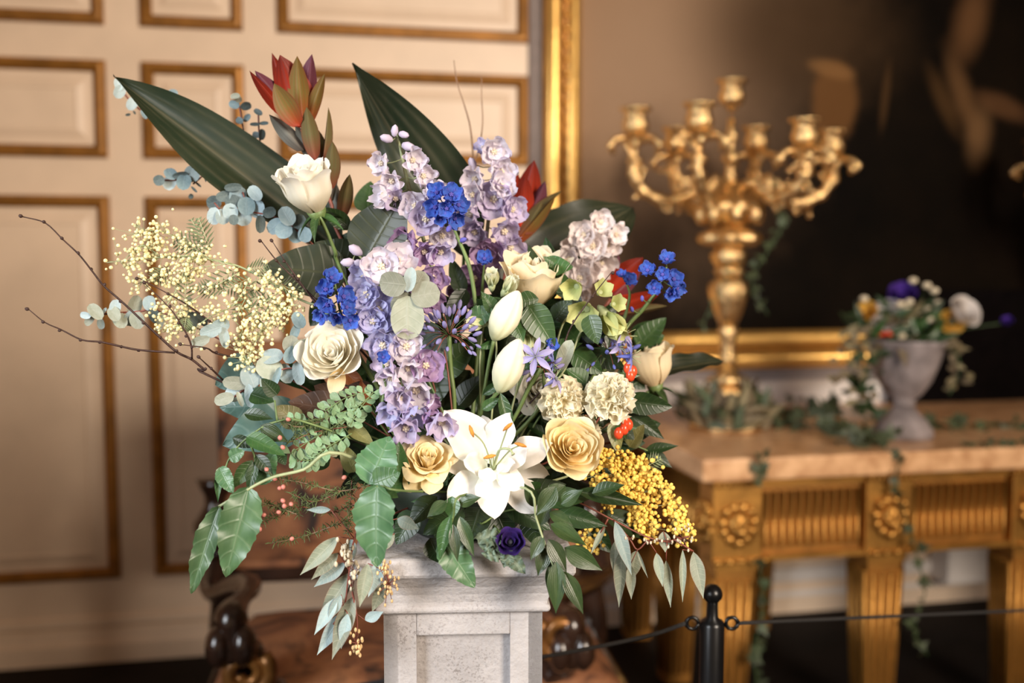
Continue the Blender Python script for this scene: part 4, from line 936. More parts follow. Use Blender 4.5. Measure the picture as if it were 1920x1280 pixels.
spike('lilac delphinium standing in front of the dark red leucadendron', [(928, 272), (925, 320), (918, 390), (912, 450), (905, 540)], 1.56,
      [(925, 284, 26, 0.2, 0.1, 0.6, 1), (906, 278, 16, -0.5, 0.2, 0.9, 2), (938, 322, 26, 0.5, 0.0, 0.7, 1), (892, 335, 24, -0.7, 0.0, 0.9, 1), (926, 372, 32, 0.1, 0.0, 0.45, 0), (958, 392, 26, 0.5, -0.1, 0.6, 0), (888, 365, 24, -0.7, -0.2, 0.9, 1), (940, 350, 24, 0.5, 0.2, 0.7, 1), (884, 400, 28, -0.5, -0.3, 0.8, 0), (944, 432, 28, 0.4, -0.4, 0.9, 0), (892, 432, 27, -0.5, -0.2, 0.7, 0), (955, 462, 27, 0.7, -0.5, 0.9, 0), (912, 470, 30, 0.0, -0.3, 0.7, 3), (890, 520, 30, -0.2, -0.2, 0.6, 3), (868, 548, 26, -0.3, -0.2, 0.6, 3)],
      [(886, 308, 12, -0.3, 0.8)], [pt_lil, pt_lil2, pt_lilb, pt_pur])
spike('pale blue lilac delphinium behind the round silvery eucalyptus leaves', [(665, 470), (690, 500), (712, 545), (735, 600), (760, 680)], 1.43,
      [(716, 500, 32, 0.1, 0.1, 0.45, 1), (742, 490, 30, 0.5, 0.4, 0.6, 1), (684, 520, 25, -0.7, -0.1, 0.8, 2), (690, 552, 30, -0.6, -0.2, 0.6, 2), (712, 582, 38, -0.2, -0.1, 0.45, 2), (745, 560, 28, 0.2, -0.1, 0.6, 2), (700, 600, 28, -0.4, -0.5, 0.6, 2), (735, 610, 28, 0.1, -0.6, 0.6, 2), (790, 530, 26, 0.5, -0.2, 0.7, 3), (805, 560, 24, 0.5, -0.4, 0.7, 3)],
      [(668, 470, 15, -0.6, 0.4), (654, 492, 14, -0.9, 0.0), (676, 494, 12, -0.6, 0.2)], [pt_lil, pt_lil2, pt_lilb, pt_pur])
spike('lilac delphinium hanging bells between the cream garden rose and the lily', [(745, 625), (752, 690), (760, 750), (775, 800), (800, 880)], 1.39,
      [(720, 645, 32, -0.5, -0.1, 0.7, 2), (760, 648, 30, 0.1, 0.0, 0.5, 1), (797, 684, 30, 0.4, 0.1, 0.5, 3), (728, 682, 24, -0.4, -0.2, 0.8, 0), (766, 688, 26, -0.1, -0.8, 1.05, 1), (734, 706, 26, -0.4, -0.7, 1.0, 1), (780, 728, 32, 0.2, -0.5, 0.85, 1), (750, 744, 28, -0.2, -0.6, 1.0, 0), (736, 768, 26, -0.3, -0.8, 1.05, 2), (774, 772, 26, 0.1, -0.9, 1.05, 2), (762, 800, 30, -0.1, -0.7, 1.05, 0), (804, 752, 18, 0.3, -0.5, 1.05, 3), (828, 788, 30, 0.25, -0.7, 1.05, 0), (808, 776, 20, 0.1, -0.7, 1.05, 3)],
      [], [pt_lil, pt_lil2, pt_lilb, pt_pur])
spike('blush white flower spike in front of the broad aspidistra leaf', [(1140, 400), (1128, 440), (1112, 480), (1100, 530), (1060, 620)], 1.66,
      [(1125, 416, 22, 0.1, 0.2, 0.6, 0), (1096, 440, 24, -0.4, 0.1, 0.6, 0), (1112, 462, 27, -0.2, -0.1, 0.6, 0), (1076, 462, 20, -0.5, 0.0, 0.7, 0), (1138, 458, 24, 0.3, -0.2, 0.7, 0), (1154, 440, 20, 0.6, 0.1, 0.8, 0), (1070, 484, 22, -0.6, -0.1, 0.7, 0), (1124, 490, 28, 0.2, -0.4, 0.6, 0), (1098, 500, 26, -0.1, -0.4, 0.6, 0), (1088, 520, 26, -0.1, -0.4, 0.6, 0), (1085, 550, 22, -0.1, -0.4, 0.6, 0), (1060, 600, 20, -0.1, -0.4, 0.7, 0), (1072, 640, 18, 0, -0.4, 0.8, 0)],
      [(1161, 425, 12, 0.6, 0.6)], [pt_stock], name='stock', cat='flower', group=None)

# ---- deep blue sprigs
def blues(label, spts, d, fl_, bds=()):
    return spike(label, spts, d, [(x, y, r, rx, ry, 0.75, 0) for x, y, r, rx, ry in fl_], bds, [pt_blue], 'blue_delphinium', 'delphinium', 'deep blue delphinium sprigs', stemg, eyeb_m, 1.0)
blues('deep blue sprig in front of the tall lilac delphiniums', [(835, 385), (852, 430), (880, 500), (893, 580), (905, 680)], 1.42,
      [(820, 362, 22, -0.4, 0.4), (845, 366, 24, 0.1, 0.4), (818, 388, 24, -0.6, -0.2), (838, 390, 20, 0.1, -0.3), (858, 385, 22, 0.6, 0.2), (852, 408, 20, 0.3, -0.5), (826, 410, 14, -0.2, -0.8)], [(842, 428, 8, -0.3, -0.5), (868, 450, 8, 0.5, 0.2)])
blues('deep blue sprig above the cream garden rose', [(626, 520), (640, 590), (670, 660), (710, 730), (740, 800)], 1.40,
      [(620, 522, 20, 0.1, 0.6), (612, 544, 22, -0.4, 0.1), (616, 570, 24, -0.5, -0.2), (642, 556, 24, 0.4, 0.2), (648, 576, 20, 0.5, -0.2), (630, 592, 18, -0.1, -0.6), (656, 600, 20, 0.4, -0.4), (604, 590, 18, -0.7, -0.4)])
blues('deep blue sprig reaching out over the dark picture', [(1250, 500), (1235, 540), (1205, 580), (1170, 620), (1110, 720)], 1.50,
      [(1250, 488, 18, 0.3, 0.7), (1214, 508, 18, -0.2, 0.6), (1242, 515, 17, 0.1, 0.3), (1262, 524, 21, 0.6, 0.1), (1226, 540, 17, -0.2, -0.2), (1256, 550, 16, 0.4, -0.5), (1268, 540, 18, 0.7, -0.2)], [(1204, 560, 6, 0, 1), (1185, 580, 6, -0.3, 0.7)])
blues('single deep blue floret in front of the crimson leucadendron', [(1175, 530), (1180, 560), (1160, 620), (1110, 700)], 1.56, [(1178, 524, 16, 0.3, 0.4), (1166, 516, 12, -0.3, 0.6)])
blues('lone deep blue floret above the ivory rose', [(908, 490), (905, 530), (900, 600)], 1.50, [(908, 486, 18, 0.0, 0.5)])
blues('small deep blue floret between the cream garden rose and the hanging bells', [(718, 670), (722, 720), (730, 800)], 1.37, [(718, 670, 15, 0.0, 0.2)])
blues('small violet blue floret beside the starry agapanthus flower', [(1030, 652), (1020, 700), (1000, 780)], 1.46, [(1034, 648, 15, 0.2, 0.3)])

# ---- agapanthus
AB = leafmesh('agapanthus_bud', pt_agap, 'petal', fold=1.6, bend=0.0, ns=4, nt=6)
def starflower(t, px, py, d, R, axis, mat):
    c = P(px, py, d); ax = Vector(axis).normalized(); s = R * mpp(d); me = leafmesh('star_petal', mat, 'petal', fold=0.4, bend=0.25, ns=4, nt=8)
    e = MB().lathe([(0.03, -0.8), (0.1, -0.5), (0.16, 0.0), (0.05, 0.05)], 8).build('star_flower', mat, t, axis_m(c, ax, s))
    for k in range(6):
        dv = (axis_m(c, ax, 1, k * PI / 3 + 0.35) @ Vector((1, 0, 0.12)) - c).normalized(); leaf_at(e, me, c, c + dv * s, s * 0.34, ax, 'petal')
    for k in range(6):
        dv = (axis_m(c, ax, 1, k * PI / 3) @ Vector((0.45, 0, 0.6)) - c); MB().tube([c, c + dv * s], 0.0005, 4).build('stamen', stempale, e)
def agap(label, px, py, d, R, n, spts, stars, up=1.0, mat=None, dark=True):
    t, bs = flower('agapanthus', label, 'agapanthus', 'agapanthus heads'); c = P(px, py, d)
    stem(t, [c] + [P(*q) for q in spts] + [bs], 0.0032, stemg if not dark else stemg)
    for k in range(n):
        z = 1 - 1.55 * (k + 0.5) / n; az = k * 2.4; r = math.sqrt(max(0, 1 - z * z)); dv = Vector((r * math.cos(az), r * math.sin(az), z * up)); ln = R * mpp(d) * random.uniform(0.7, 1.0)
        e = c + dv * ln + Vector((0, 0, -0.006 if z < 0 else 0)); st_ = MB().tube(bez([c, c + dv * ln * 0.5 + Vector((0, 0, 0.002)), e], 3), 0.0007, 4).build('pedicel', stemred if k % 2 else stemd, t)
        bud(st_, e + dv * 0.004, dv + Vector((0, 0, 0.3 if z > 0 else -0.4)), (0.0072, 0.0072, 0.0145) if z > -0.1 else (0.005, 0.005, 0.009), mat or pt_agap, 'flower_bud')
    for (x, y, dd, R_, ax, mt) in stars: starflower(t, x, y, dd, R_, ax, mt)
    return t
agap('agapanthus seed head of fine violet buds beside the hanging bells', 842, 628, 1.41, 58, 44, [(845, 690, 1.42), (852, 770, 1.43)], [])
agap('starry pale agapanthus flower touching the lower lily bud', 1015, 690, 1.42, 34, 14, [(990, 730, 1.43), (960, 790, 1.45)],
     [(1004, 668, 1.39, 38, cam_axis(1004, 668, 1.39, -0.1, 0.1), pt_agap), (1040, 712, 1.40, 30, cam_axis(1040, 712, 1.4, 0.8, 0.5, 0.3), pt_agap), (1035, 680, 1.43, 22, cam_axis(1035, 680, 1.4, 1, 0.0, 0.3), pt_agab)])
agap('blue agapanthus head above the two cream carnations', 1140, 660, 1.50, 48, 26, [(1110, 710, 1.5), (1070, 780, 1.5)],
     [(1168, 628, 1.47, 36, cam_axis(1168, 628, 1.47, 0.7, 0.4, 0.4), pt_agap), (1182, 668, 1.46, 32, cam_axis(1182, 668, 1.46, 1.0, 0.0, 0.2), pt_agab), (1138, 618, 1.50, 28, cam_axis(1138, 618, 1.5, -0.3, 0.8, 0.4), pt_agab), (1160, 650, 1.47, 30, cam_axis(1160, 650, 1.47, 0.6, 0.1, 0.5), pt_agap)], mat=pt_agab)

# ---- small pale flowers in the middle
def bells(label, items, spts, d, mat, cat='flower', leaves=()):
    t, bs = flower('alstroemeria', label, cat, 'small pale flowers')
    for (x, y, R, rx, ry, n, wf) in items:
        c = P(x, y, d); ax = cam_axis(x, y, d, rx, ry, 0.7).normalized(); s = R * mpp(d); me = leafmesh('bell_petal', mat, 'petal', fold=0.5, bend=-0.12, ns=4, nt=7)
        s *= 1.2; e = MB().lathe([(0.05, -0.4), (0.16, -0.2), (0.2, 0.05), (0.1, 0.1)], 8).build('flower_head', stempale, t, axis_m(c, ax, s))
        for k in range(n):
            dv = (axis_m(c, ax, 1, 2 * PI * k / n + 0.3) @ Vector((wf, 0, 0.75)) - c).normalized(); leaf_at(e, me, c - ax * s * 0.1, c + dv * s, s * 0.75, ax - dv * 0.5, 'petal')
    stem(t, [P(*q, d) for q in spts] + [bs], 0.0016, stempale)
    for (a_, b_, w_, dd) in leaves: L2(t, lm('lilyleaf', lf_green, 'lance', fold=0.4, bend=0.2), a_, b_, w_, dd, dd - 0.01)
    return t
bells('lime green open flowers beside the crimson leucadendron', [(1100, 578, 40, -0.2, -0.4, 6, 1.0), (1082, 536, 34, -0.3, -0.2, 5, 0.7), (1150, 570, 24, 0.4, 0.1, 6, 0.8), (1125, 548, 26, 0.3, 0.3, 5, 0.9)], [(1100, 580), (1060, 600), (1040, 660), (1020, 740)], 1.47, pt_lime)
bells('pale lime funnel flower pointing down above the agapanthus', [(1135, 590, 52, 0.7, -0.9, 6, 0.28)], [(1128, 580), (1090, 620), (1040, 720)], 1.47, pt_lime)
bells('pair of small white green flowers beside the ivory rose', [(922, 535, 32, 0.0, 0.9, 6, 0.35), (948, 545, 34, 0.6, 0.8, 6, 0.25)], [(922, 560), (905, 620), (900, 720)], 1.45, pt_ivory, leaves=[((925, 585), (885, 560), 26, 1.45), ((930, 590), (905, 545), 30, 1.44)])
bells('small cream tubular flower pointing sideways at the upper lily bud', [(906, 606, 32, -1.6, 0.0, 6, 0.25)], [(912, 606), (930, 640), (925, 740)], 1.44, pt_ivory)
bells('cream tubular flower hanging behind the starry agapanthus', [(988, 628, 44, -0.1, -1.4, 6, 0.2), (1008, 624, 34, 0.1, -1.4, 5, 0.25)], [(990, 610), (985, 580), (975, 700)], 1.46, pt_ivory)

# ---- eucalyptus
def euc(label, stems, leaves, d, mats, kind='round', aspect=0.9, sm=None, group='eucalyptus branches', name='eucalyptus_branch', base=None):
    t, bs = flower(name, label, 'eucalyptus', group)
    for i, s_ in enumerate(stems):
        pts = [P(q[0], q[1], q[2] if len(q) > 2 else d + 0.006) for q in s_] + ([bs] if i == 0 else [])
        stem(t, pts, 0.0014, sm or stemred, 'stem', 5)
    for (x, y, L_, ang, mi, *wr) in leaves:
        a = math.radians(ang); asp = wr[0] if wr else aspect; dd = d + random.uniform(-0.012, 0.012)
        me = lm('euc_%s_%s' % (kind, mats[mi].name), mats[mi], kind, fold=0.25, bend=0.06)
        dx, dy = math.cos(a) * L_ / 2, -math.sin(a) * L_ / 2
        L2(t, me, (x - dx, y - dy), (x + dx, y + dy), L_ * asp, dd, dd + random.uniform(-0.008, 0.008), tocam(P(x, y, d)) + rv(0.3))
    return t
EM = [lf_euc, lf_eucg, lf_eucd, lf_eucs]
euc('blue eucalyptus sprig hanging out from under the aspidistra leaf', [[(300, 338), (340, 335), (385, 314), (430, 322), (520, 420), (640, 520)], [(362, 345), (385, 325)], [(408, 330), (392, 318)]],
    [(298, 338, 22, 200, 2), (320, 326, 26, 120, 0), (318, 343, 28, 230, 3), (338, 328, 30, 10, 2, 0.45), (345, 341, 30, 260, 0), (360, 326, 32, 80, 3), (370, 312, 26, 60, 0), (376, 300, 24, 150, 2, 0.4), (393, 319, 26, 280, 3, 0.7), (409, 323, 24, 310, 0, 0.8), (372, 346, 14, 320, 2, 0.3), (358, 368, 10, 230, 2), (385, 335, 12, 280, 2, 0.3), (364, 355, 16, 135, 2, 0.3)], 1.58, EM)
euc('dense blue eucalyptus bunch below the aspidistra leaf', [[(390, 395), (440, 395), (510, 405), (560, 435), (640, 530)], [(418, 400), (402, 380)], [(470, 402), (455, 360)]],
    [(401, 380, 30, 200, 2), (421, 368, 34, 10, 2, 0.6), (437, 351, 34, 5, 2, 0.45), (401, 405, 34, 260, 3, 0.75), (417, 406, 30, 280, 3), (432, 397, 32, 90, 3), (446, 366, 36, 80, 0), (462, 386, 36, 90, 0), (438, 412, 20, 270, 2), (456, 406, 36, 260, 3), (436, 378, 30, 180, 2), (483, 392, 36, 90, 0, 0.75), (505, 398, 26, 20, 2, 0.8), (488, 420, 34, 270, 2, 0.6), (516, 424, 36, 220, 0, 0.75), (538, 405, 40, 120, 3, 0.75), (532, 432, 34, 200, 0), (556, 440, 34, 30, 0), (478, 362, 34, 130, 3, 0.7), (560, 415, 30, 90, 2), (572, 440, 30, 270, 0)], 1.52, EM)
euc('slim upright eucalyptus tips beside the red leucadendron', [[(440, 178), (450, 205), (458, 250), (480, 320), (600, 480)], [(484, 208), (487, 262), (500, 330)]],
    [(441, 180, 18, 10, 1, 0.6), (439, 196, 22, 165, 0, 0.7), (461, 199, 22, 15, 2, 0.7), (449, 226, 16, 150, 0, 0.8), (463, 221, 18, 50, 0, 0.6), (447, 186, 14, 80, 1), (484, 210, 18, 330, 2, 0.6), (478, 233, 20, 180, 2, 0.35), (495, 231, 18, 5, 0, 0.4), (491, 252, 22, 80, 2, 0.6), (480, 253, 16, 170, 0, 0.8)], 1.60, EM)
euc('few eucalyptus leaves peeping round the tip of the aspidistra leaf', [[(222, 160), (245, 190), (290, 230), (400, 330), (640, 520)]],
    [(222, 158, 26, 100, 3, 0.6), (224, 172, 26, 240, 3, 0.8), (248, 194, 28, 60, 3, 0.7), (324, 175, 20, 10, 0, 0.8), (270, 214, 20, 300, 0, 0.5), (240, 215, 10, 190, 2, 0.5), (252, 211, 8, 120, 2, 0.5)], 1.64, EM)
euc('green grey eucalyptus branch crossing the bare birch twigs', [[(160, 592), (200, 588), (260, 584), (300, 584), (420, 640), (560, 720)]],
    [(160, 591, 22, 170, 3, 0.6), (179, 584, 38, 130, 1, 0.6), (168, 600, 26, 230, 1, 0.6), (189, 607, 22, 280, 3, 0.6), (196, 582, 12, 60, 3, 0.5), (216, 576, 30, 80, 3, 0.7), (214, 588, 32, 120, 1, 0.7), (225, 600, 32, 300, 1, 0.8), (252, 574, 44, 70, 1, 0.6), (257, 600, 34, 290, 1, 0.8), (246, 596, 34, 240, 3, 0.7), (280, 568, 30, 100, 3, 0.8), (290, 592, 34, 300, 2, 0.6), (300, 605, 34, 250, 1, 0.4), (346, 600, 44, 260, 1, 0.45), (352, 575, 40, 80, 1, 0.4), (360, 600, 34, 280, 2, 0.6), (375, 598, 36, 320, 2, 0.5)], 1.46, EM)
euc('silver blue eucalyptus spray pointing down beneath the mimosa', [[(425, 756), (460, 728), (500, 706), (552, 690), (640, 720), (720, 800)]],
    [(420, 748, 40, 195, 1, 0.6), (438, 738, 34, 170, 3, 0.9), (450, 748, 30, 290, 1, 0.35), (442, 718, 52, 175, 1, 0.5), (468, 742, 46, 275, 3, 0.4), (470, 706, 44, 110, 3, 0.85), (492, 722, 42, 275, 3, 0.22), (505, 690, 54, 150, 1, 0.8), (518, 708, 44, 250, 0, 0.3), (535, 700, 40, 300, 3, 0.7), (560, 700, 46, 280, 3, 0.5), (510, 668, 42, 10, 3, 0.7), (545, 665, 36, 60, 0, 0.7), (395, 620, 44, 200, 3, 0.6), (412, 612, 40, 30, 3, 0.7), (420, 632, 40, 280, 3, 0.5), (375, 640, 40, 200, 1, 0.5), (553, 622, 34, 250, 0, 0.5), (545, 645, 34, 260, 1, 0.9), (568, 648, 38, 10, 1, 0.7), (560, 600, 34, 120, 0, 0.7)], 1.42, EM)
euc('rosette of large round silvery eucalyptus leaves in the middle of the arrangement', [[(766, 545), (772, 560, 1.42), (790, 640, 1.50)]],
    [(736, 532, 52, 175, 1, 0.95), (768, 524, 48, 80, 3, 0.5), (778, 566, 58, 45, 3, 0.5), (764, 596, 84, 270, 1, 0.75), (798, 552, 56, 10, 1, 0.9), (756, 570, 50, 230, 1, 0.9), (785, 528, 44, 60, 1, 0.9)], 1.365, EM)
euc('dark round eucalyptus leaves behind the agapanthus seed head', [[(830, 640), (840, 700), (850, 800)]], [(800, 640, 60, 200, 2, 0.9), (826, 655, 52, 300, 2, 0.9), (806, 625, 50, 130, 2, 0.8), (1060, 665, 60, 70, 1, 0.5)], 1.45, EM)

# willow-leaved eucalyptus with seed clusters
def wil(label, stems, leaves, d, seeds, group='seeded eucalyptus sprays'):
    t, bs = flower('seeded_eucalyptus', label, 'eucalyptus', group)
    for i, s_ in enumerate(stems): stem(t, ([bs] if i == 0 else []) + [P(x, y, d) for x, y in s_], 0.0014, stemred, 'stem', 5)
    for i, (a, b, w, mi) in enumerate(leaves):
        me = lm('wil_%d' % mi, (lf_seed, lf_seedb)[mi], 'lance', fold=0.2, bend=0.06 * (1 if i % 2 else -1))
        dd = d - 0.01 + 0.006 * (i % 4); pa = P(*a, dd); L2(t, me, a, b, w, dd, dd - 0.005 + rv(0.01).x, tocam(pa) + rv(0.3))
        MB().tube(bez([P(*min((q for s_ in stems for q in s_), key=lambda q: (q[0] - a[0]) ** 2 + (q[1] - a[1]) ** 2), d), pa], 3), 0.0008, 4).build('leaf_stalk', stemred, t)
    for (x, y, n, sx_, sy_, mt, r) in seeds:
        mb = MB(); sb = MB(); c = P(x, y, d - 0.012)
        for k in range(n):
            p = c + RT * (random.gauss(0, sx_) * mpp(d)) + UP * (random.gauss(0, sy_) * mpp(d)) + FWD * random.gauss(0, 0.006); mb.ball(p, r, 6, 5, (0.8, 0.8, 1.3)); sb.tube([c, p], 0.0005, 3)
        o = mb.build('seed_cluster', mt, t, kind='stuff'); sb.build('seed_stalks', stemred, o)
    return t
wil('seeded eucalyptus spray hanging down beside the pedestal, by the carved chair', [[(690, 985), (665, 1010), (655, 1070), (645, 1140), (625, 1170)], [(655, 1080), (668, 1150), (670, 1190)], [(700, 1020), (722, 1070), (735, 1115)]],
    [((634, 1006), (564, 1077), 30, 0), ((634, 1036), (583, 1086), 24, 0), ((648, 1054), (589, 1100), 27, 1), ((660, 1072), (598, 1168), 36, 0), ((690, 1056), (673, 1138), 30, 0), ((714, 1050), (690, 1118), 30, 1), ((664, 1116), (624, 1236), 36, 0), ((644, 1146), (594, 1226), 30, 1), ((632, 1120), (590, 1190), 26, 1), ((722, 1092), (697, 1146), 26, 0), ((684, 1162), (720, 1145), 22, 1), ((660, 1010), (655, 1058), 26, 1), ((652, 1150), (640, 1215), 24, 1), ((620, 955), (575, 955), 0.1 + 14, 1), ((745, 972), (786, 992), 26, 1), ((740, 1000), (700, 1040), 24, 0), ((640, 1115), (614, 1165), 20, 1)], 1.36,
    [(646, 1026, 16, 8, 10, seedp_m, 0.0030), (654, 1050, 22, 8, 10, seedp_m, 0.0032), (664, 1085, 12, 6, 12, seedp_m, 0.0028), (728, 1095, 36, 9, 16, seed_m, 0.0022), (668, 1205, 22, 7, 14, seed_m, 0.0026), (722, 1065, 12, 6, 8, seed_m, 0.0024)])
wil('seeded eucalyptus spray trailing out past the yellow mimosa', [[(1040, 930), (1085, 942), (1150, 975), (1210, 1005), (1250, 1014), (1292, 1005)], [(1150, 975), (1180, 1010), (1195, 1030), (1215, 1012)], [(1265, 1012), (1300, 1033)], [(1140, 972), (1125, 1000)]],
    [((1153, 977), (1183, 1078), 26, 1), ((1166, 1028), (1163, 1138), 26, 0), ((1182, 1058), (1184, 1124), 20, 0), ((1193, 1032), (1180, 1092), 30, 0), ((1195, 1032), (1216, 1084), 7, 0), ((1231, 1036), (1243, 1100), 20, 0), ((1249, 1050), (1259, 1138), 20, 0), ((1244, 996), (1247, 1036), 24, 0), ((1280, 1030), (1279, 1128), 14, 0), ((1300, 1034), (1318, 1122), 28, 0), ((1135, 985), (1108, 1040), 12, 0), ((1155, 1012), (1152, 1080), 20, 0)], 1.42,
    [(1250, 1016, 8, 14, 4, seedp_m, 0.0020), (1280, 1008, 10, 10, 8, seedp_m, 0.0020), (1290, 990, 6, 4, 8, seedp_m, 0.0018), (1222, 1014, 5, 8, 3, seedp_m, 0.0020), (1180, 1010, 4, 5, 3, seedp_m, 0.0022)])

# ---- leafy sprays: lists of (base, tip, width px, blade)
lm('rus', lf_rus, 'lance', fold=0.3, bend=0.12); lm('rusb', lf_rus, 'lance', fold=0.4, bend=-0.10, twist=0.3); lm('big', lf_big, 'serr', fold=0.28, bend=0.14, wave=0.06, ns=8, nt=24, nw=3)
lm('grn', lf_green, 'lance', fold=0.3, bend=0.15); lm('grno', lf_green, 'ovate', fold=0.3, bend=0.12); lm('drk', lf_dark, 'ovate', fold=0.28, bend=0.14); lm('drkl', lf_dark, 'lance', fold=0.3, bend=0.15)
lm('sal', lf_salal, 'ovate', fold=0.22, bend=0.08, wave=0.03, ns=8, nt=14); lm('blu', lf_blue, 'ovate', fold=0.25, bend=0.12, wave=0.05, ns=8, nt=14); lm('brn', lf_brown, 'ovate', fold=0.25, bend=0.1); lm('oli', lf_olive, 'ovate', fold=0.25, bend=0.12)
def spray(name, label, cat, d, stems, leaves, sm=None, group=None, r=0.0016, stalk=True):
    t, bs = flower(name, label, cat, group)
    for i, s_ in enumerate(stems): stem(t, ([bs] if i == 0 else []) + [P(q[0], q[1], q[2] if len(q) > 2 else d) for q in s_], r, sm or stemg, 'stem', 5)
    for (a, b, w, k, *dz) in leaves:
        z0 = dz[0] if dz else 0.0; z1 = dz[1] if len(dz) > 1 else z0 - 0.01
        L2(t, LM[k], a, b, w, d + z0, d + z1, tocam(P(*a, d)) + rv(0.32) + Vector((-0.1, 0, 0.25)))
    return t
spray('ruscus_spray', 'glossy ruscus spray hanging over the corner of the pedestal cap', 'foliage', 1.33, [[(985, 915), (1005, 970), (1022, 1020), (1038, 1062)]],
      [((1042, 912), (1006, 966), 36, 'rus'), ((1050, 945), (1095, 918), 30, 'rusb'), ((1012, 985), (1033, 925), 26, 'rus', 0.02), ((1032, 982), (1100, 1026), 36, 'rusb'), ((1058, 1026), (1130, 1070), 40, 'rus'), ((1028, 1010), (1064, 1074), 32, 'rus'), ((1018, 1004), (994, 1050), 26, 'rus'), ((1024, 1026), (1009, 1080), 30, 'rus', 0.01), ((1043, 1052), (1043, 1152), 36, 'rus', -0.01), ((1056, 1070), (1096, 1152), 32, 'rus', -0.01), ((1036, 1050), (1031, 1118), 18, 'rusb', 0.01), ((1030, 960), (1075, 985), 26, 'rus', 0.01), ((1005, 950), (980, 905), 26, 'rusb', 0.02)], stempale)
spray('ruscus_spray', 'ruscus spray with one bright leaf hanging over the front of the pedestal cap', 'foliage', 1.33, [[(862, 930), (850, 968), (840, 1000)]],
      [((845, 966), (819, 1050), 30, 'grn'), ((850, 982), (857, 1054), 22, 'rus', -0.005), ((828, 1008), (889, 1102), 58, 'big', 0.01, -0.01), ((862, 968), (888, 1044), 27, 'rus'), ((806, 1008), (828, 1058), 44, 'drkl', 0.03), ((838, 940), (800, 968), 26, 'rus', 0.01), ((860, 945), (900, 930), 28, 'rus', 0.02), ((848, 930), (846, 975), 34, 'grn', 0.02)])
spray('ruscus_spray', 'light green leafy sprig drooping at the side near the carved chair', 'foliage', 1.37, [[(600, 800), (520, 790), (465, 820), (432, 856), (415, 900)], [(465, 820), (478, 862), (470, 900)], [(520, 790), (515, 750)]],
      [((462, 818), (534, 850), 34, 'grno', -0.01), ((458, 775), (510, 782), 26, 'drkl'), ((488, 798), (538, 828), 32, 'rus'), ((474, 862), (434, 918), 30, 'grn'), ((481, 862), (462, 928), 22, 'drkl'), ((480, 852), (512, 892), 26, 'drkl'), ((412, 876), (434, 922), 32, 'big', 0.0, -0.02), ((410, 880), (408, 942), 14, 'grn'), ((430, 858), (456, 846), 28, 'big', -0.01), ((520, 740), (490, 710), 30, 'drk'), ((470, 738), (512, 750), 38, 'drk', 0.02), ((520, 845), (535, 870), 26, 'drk', 0.02), ((436, 820), (480, 838), 24, 'drkl', 0.02)])
spray('viburnum_branch', 'branch of large fresh green leaves hanging lowest over the dark chair', 'foliage', 1.34, [[(640, 850), (570, 880), (510, 895), (460, 920), (410, 950)]],
      [((466, 912), (424, 1084), 76, 'big', 0.0, -0.03), ((412, 948), (352, 1116), 46, 'big', 0.0, -0.02), ((480, 905), (515, 850), 46, 'big', 0.04)], stempale, None, 0.0024)
spray('viburnum_branch', 'two broad fresh green leaves in front below the small leaved sprig', 'foliage', 1.31, [[(760, 920), (720, 912), (705, 912)]],
      [((708, 908), (697, 1064), 86, 'big', 0.0, -0.02), ((692, 908), (728, 815), 82, 'big', 0.02, 0.03), ((700, 906), (748, 886), 50, 'grno', 0.01), ((706, 914), (746, 930), 30, 'grno', 0.02), ((740, 925), (750, 830), 52, 'grno', 0.05)])
spray('broad_leaf_branch', 'bluish broad leaves at the side under the silver eucalyptus', 'foliage', 1.48, [[(650, 800), (560, 790), (480, 780)]],
      [((565, 775), (416, 832), 104, 'blu', 0.0, -0.04), ((480, 690), (404, 720), 80, 'blu', 0.03, 0.0), ((500, 760), (410, 760), 60, 'blu', 0.05)])
spray('salal_branch', 'dark leathery round leaves between white rose and lilac delphinium', 'foliage', 1.50, [[(760, 620), (720, 520), (690, 470)], [(720, 520), (650, 500)]],
      [((685, 488), (752, 364), 118, 'sal', -0.03, -0.05), ((650, 515), (494, 498), 104, 'sal', 0.0, -0.03), ((690, 510), (590, 452), 84, 'sal', 0.03, 0.02), ((688, 400), (694, 338), 52, 'grno', 0.10, 0.10), ((660, 430), (600, 385), 34, 'drkl', 0.0), ((700, 470), (640, 440), 56, 'drk', 0.04), ((720, 560), (640, 560), 60, 'drk', 0.06), ((620, 560), (580, 610), 50, 'drk', 0.05), ((660, 470), (590, 500), 70, 'sal', 0.06)])
spray('glossy_leaf_branch', 'dark glossy leaves spreading over the corner of the marble table', 'foliage', 1.52, [[(1120, 800), (1180, 765), (1200, 760)], [(1120, 800), (1180, 830), (1215, 845)]],
      [((1176, 752), (1262, 764), 44, 'drk', -0.01), ((1178, 776), (1248, 822), 34, 'drkl', 0.0), ((1208, 846), (1272, 832), 22, 'drkl'), ((1208, 844), (1262, 874), 30, 'drkl'), ((1180, 838), (1206, 796), 32, 'oli', -0.02), ((1150, 790), (1160, 850), 30, 'oli', -0.04), ((1160, 800), (1190, 822), 30, 'drk', -0.03), ((1120, 730), (1175, 720), 40, 'drk', 0.03), ((1180, 860), (1216, 905), 30, 'drkl', -0.02), ((1150, 830), (1210, 830), 34, 'drk', 0.02)])
spray('glossy_leaf_branch', 'mid green leaves at the far edge beside the peach rose', 'foliage', 1.66, [[(1120, 720), (1180, 660), (1210, 630)]],
      [((1195, 650), (1248, 594), 44, 'grno'), ((1185, 655), (1246, 628), 46, 'grno', 0.01), ((1190, 640), (1225, 600), 40, 'grno', 0.02), ((1150, 660), (1120, 600), 50, 'drk', 0.0), ((1160, 690), (1210, 730), 44, 'drk', 0.0)])
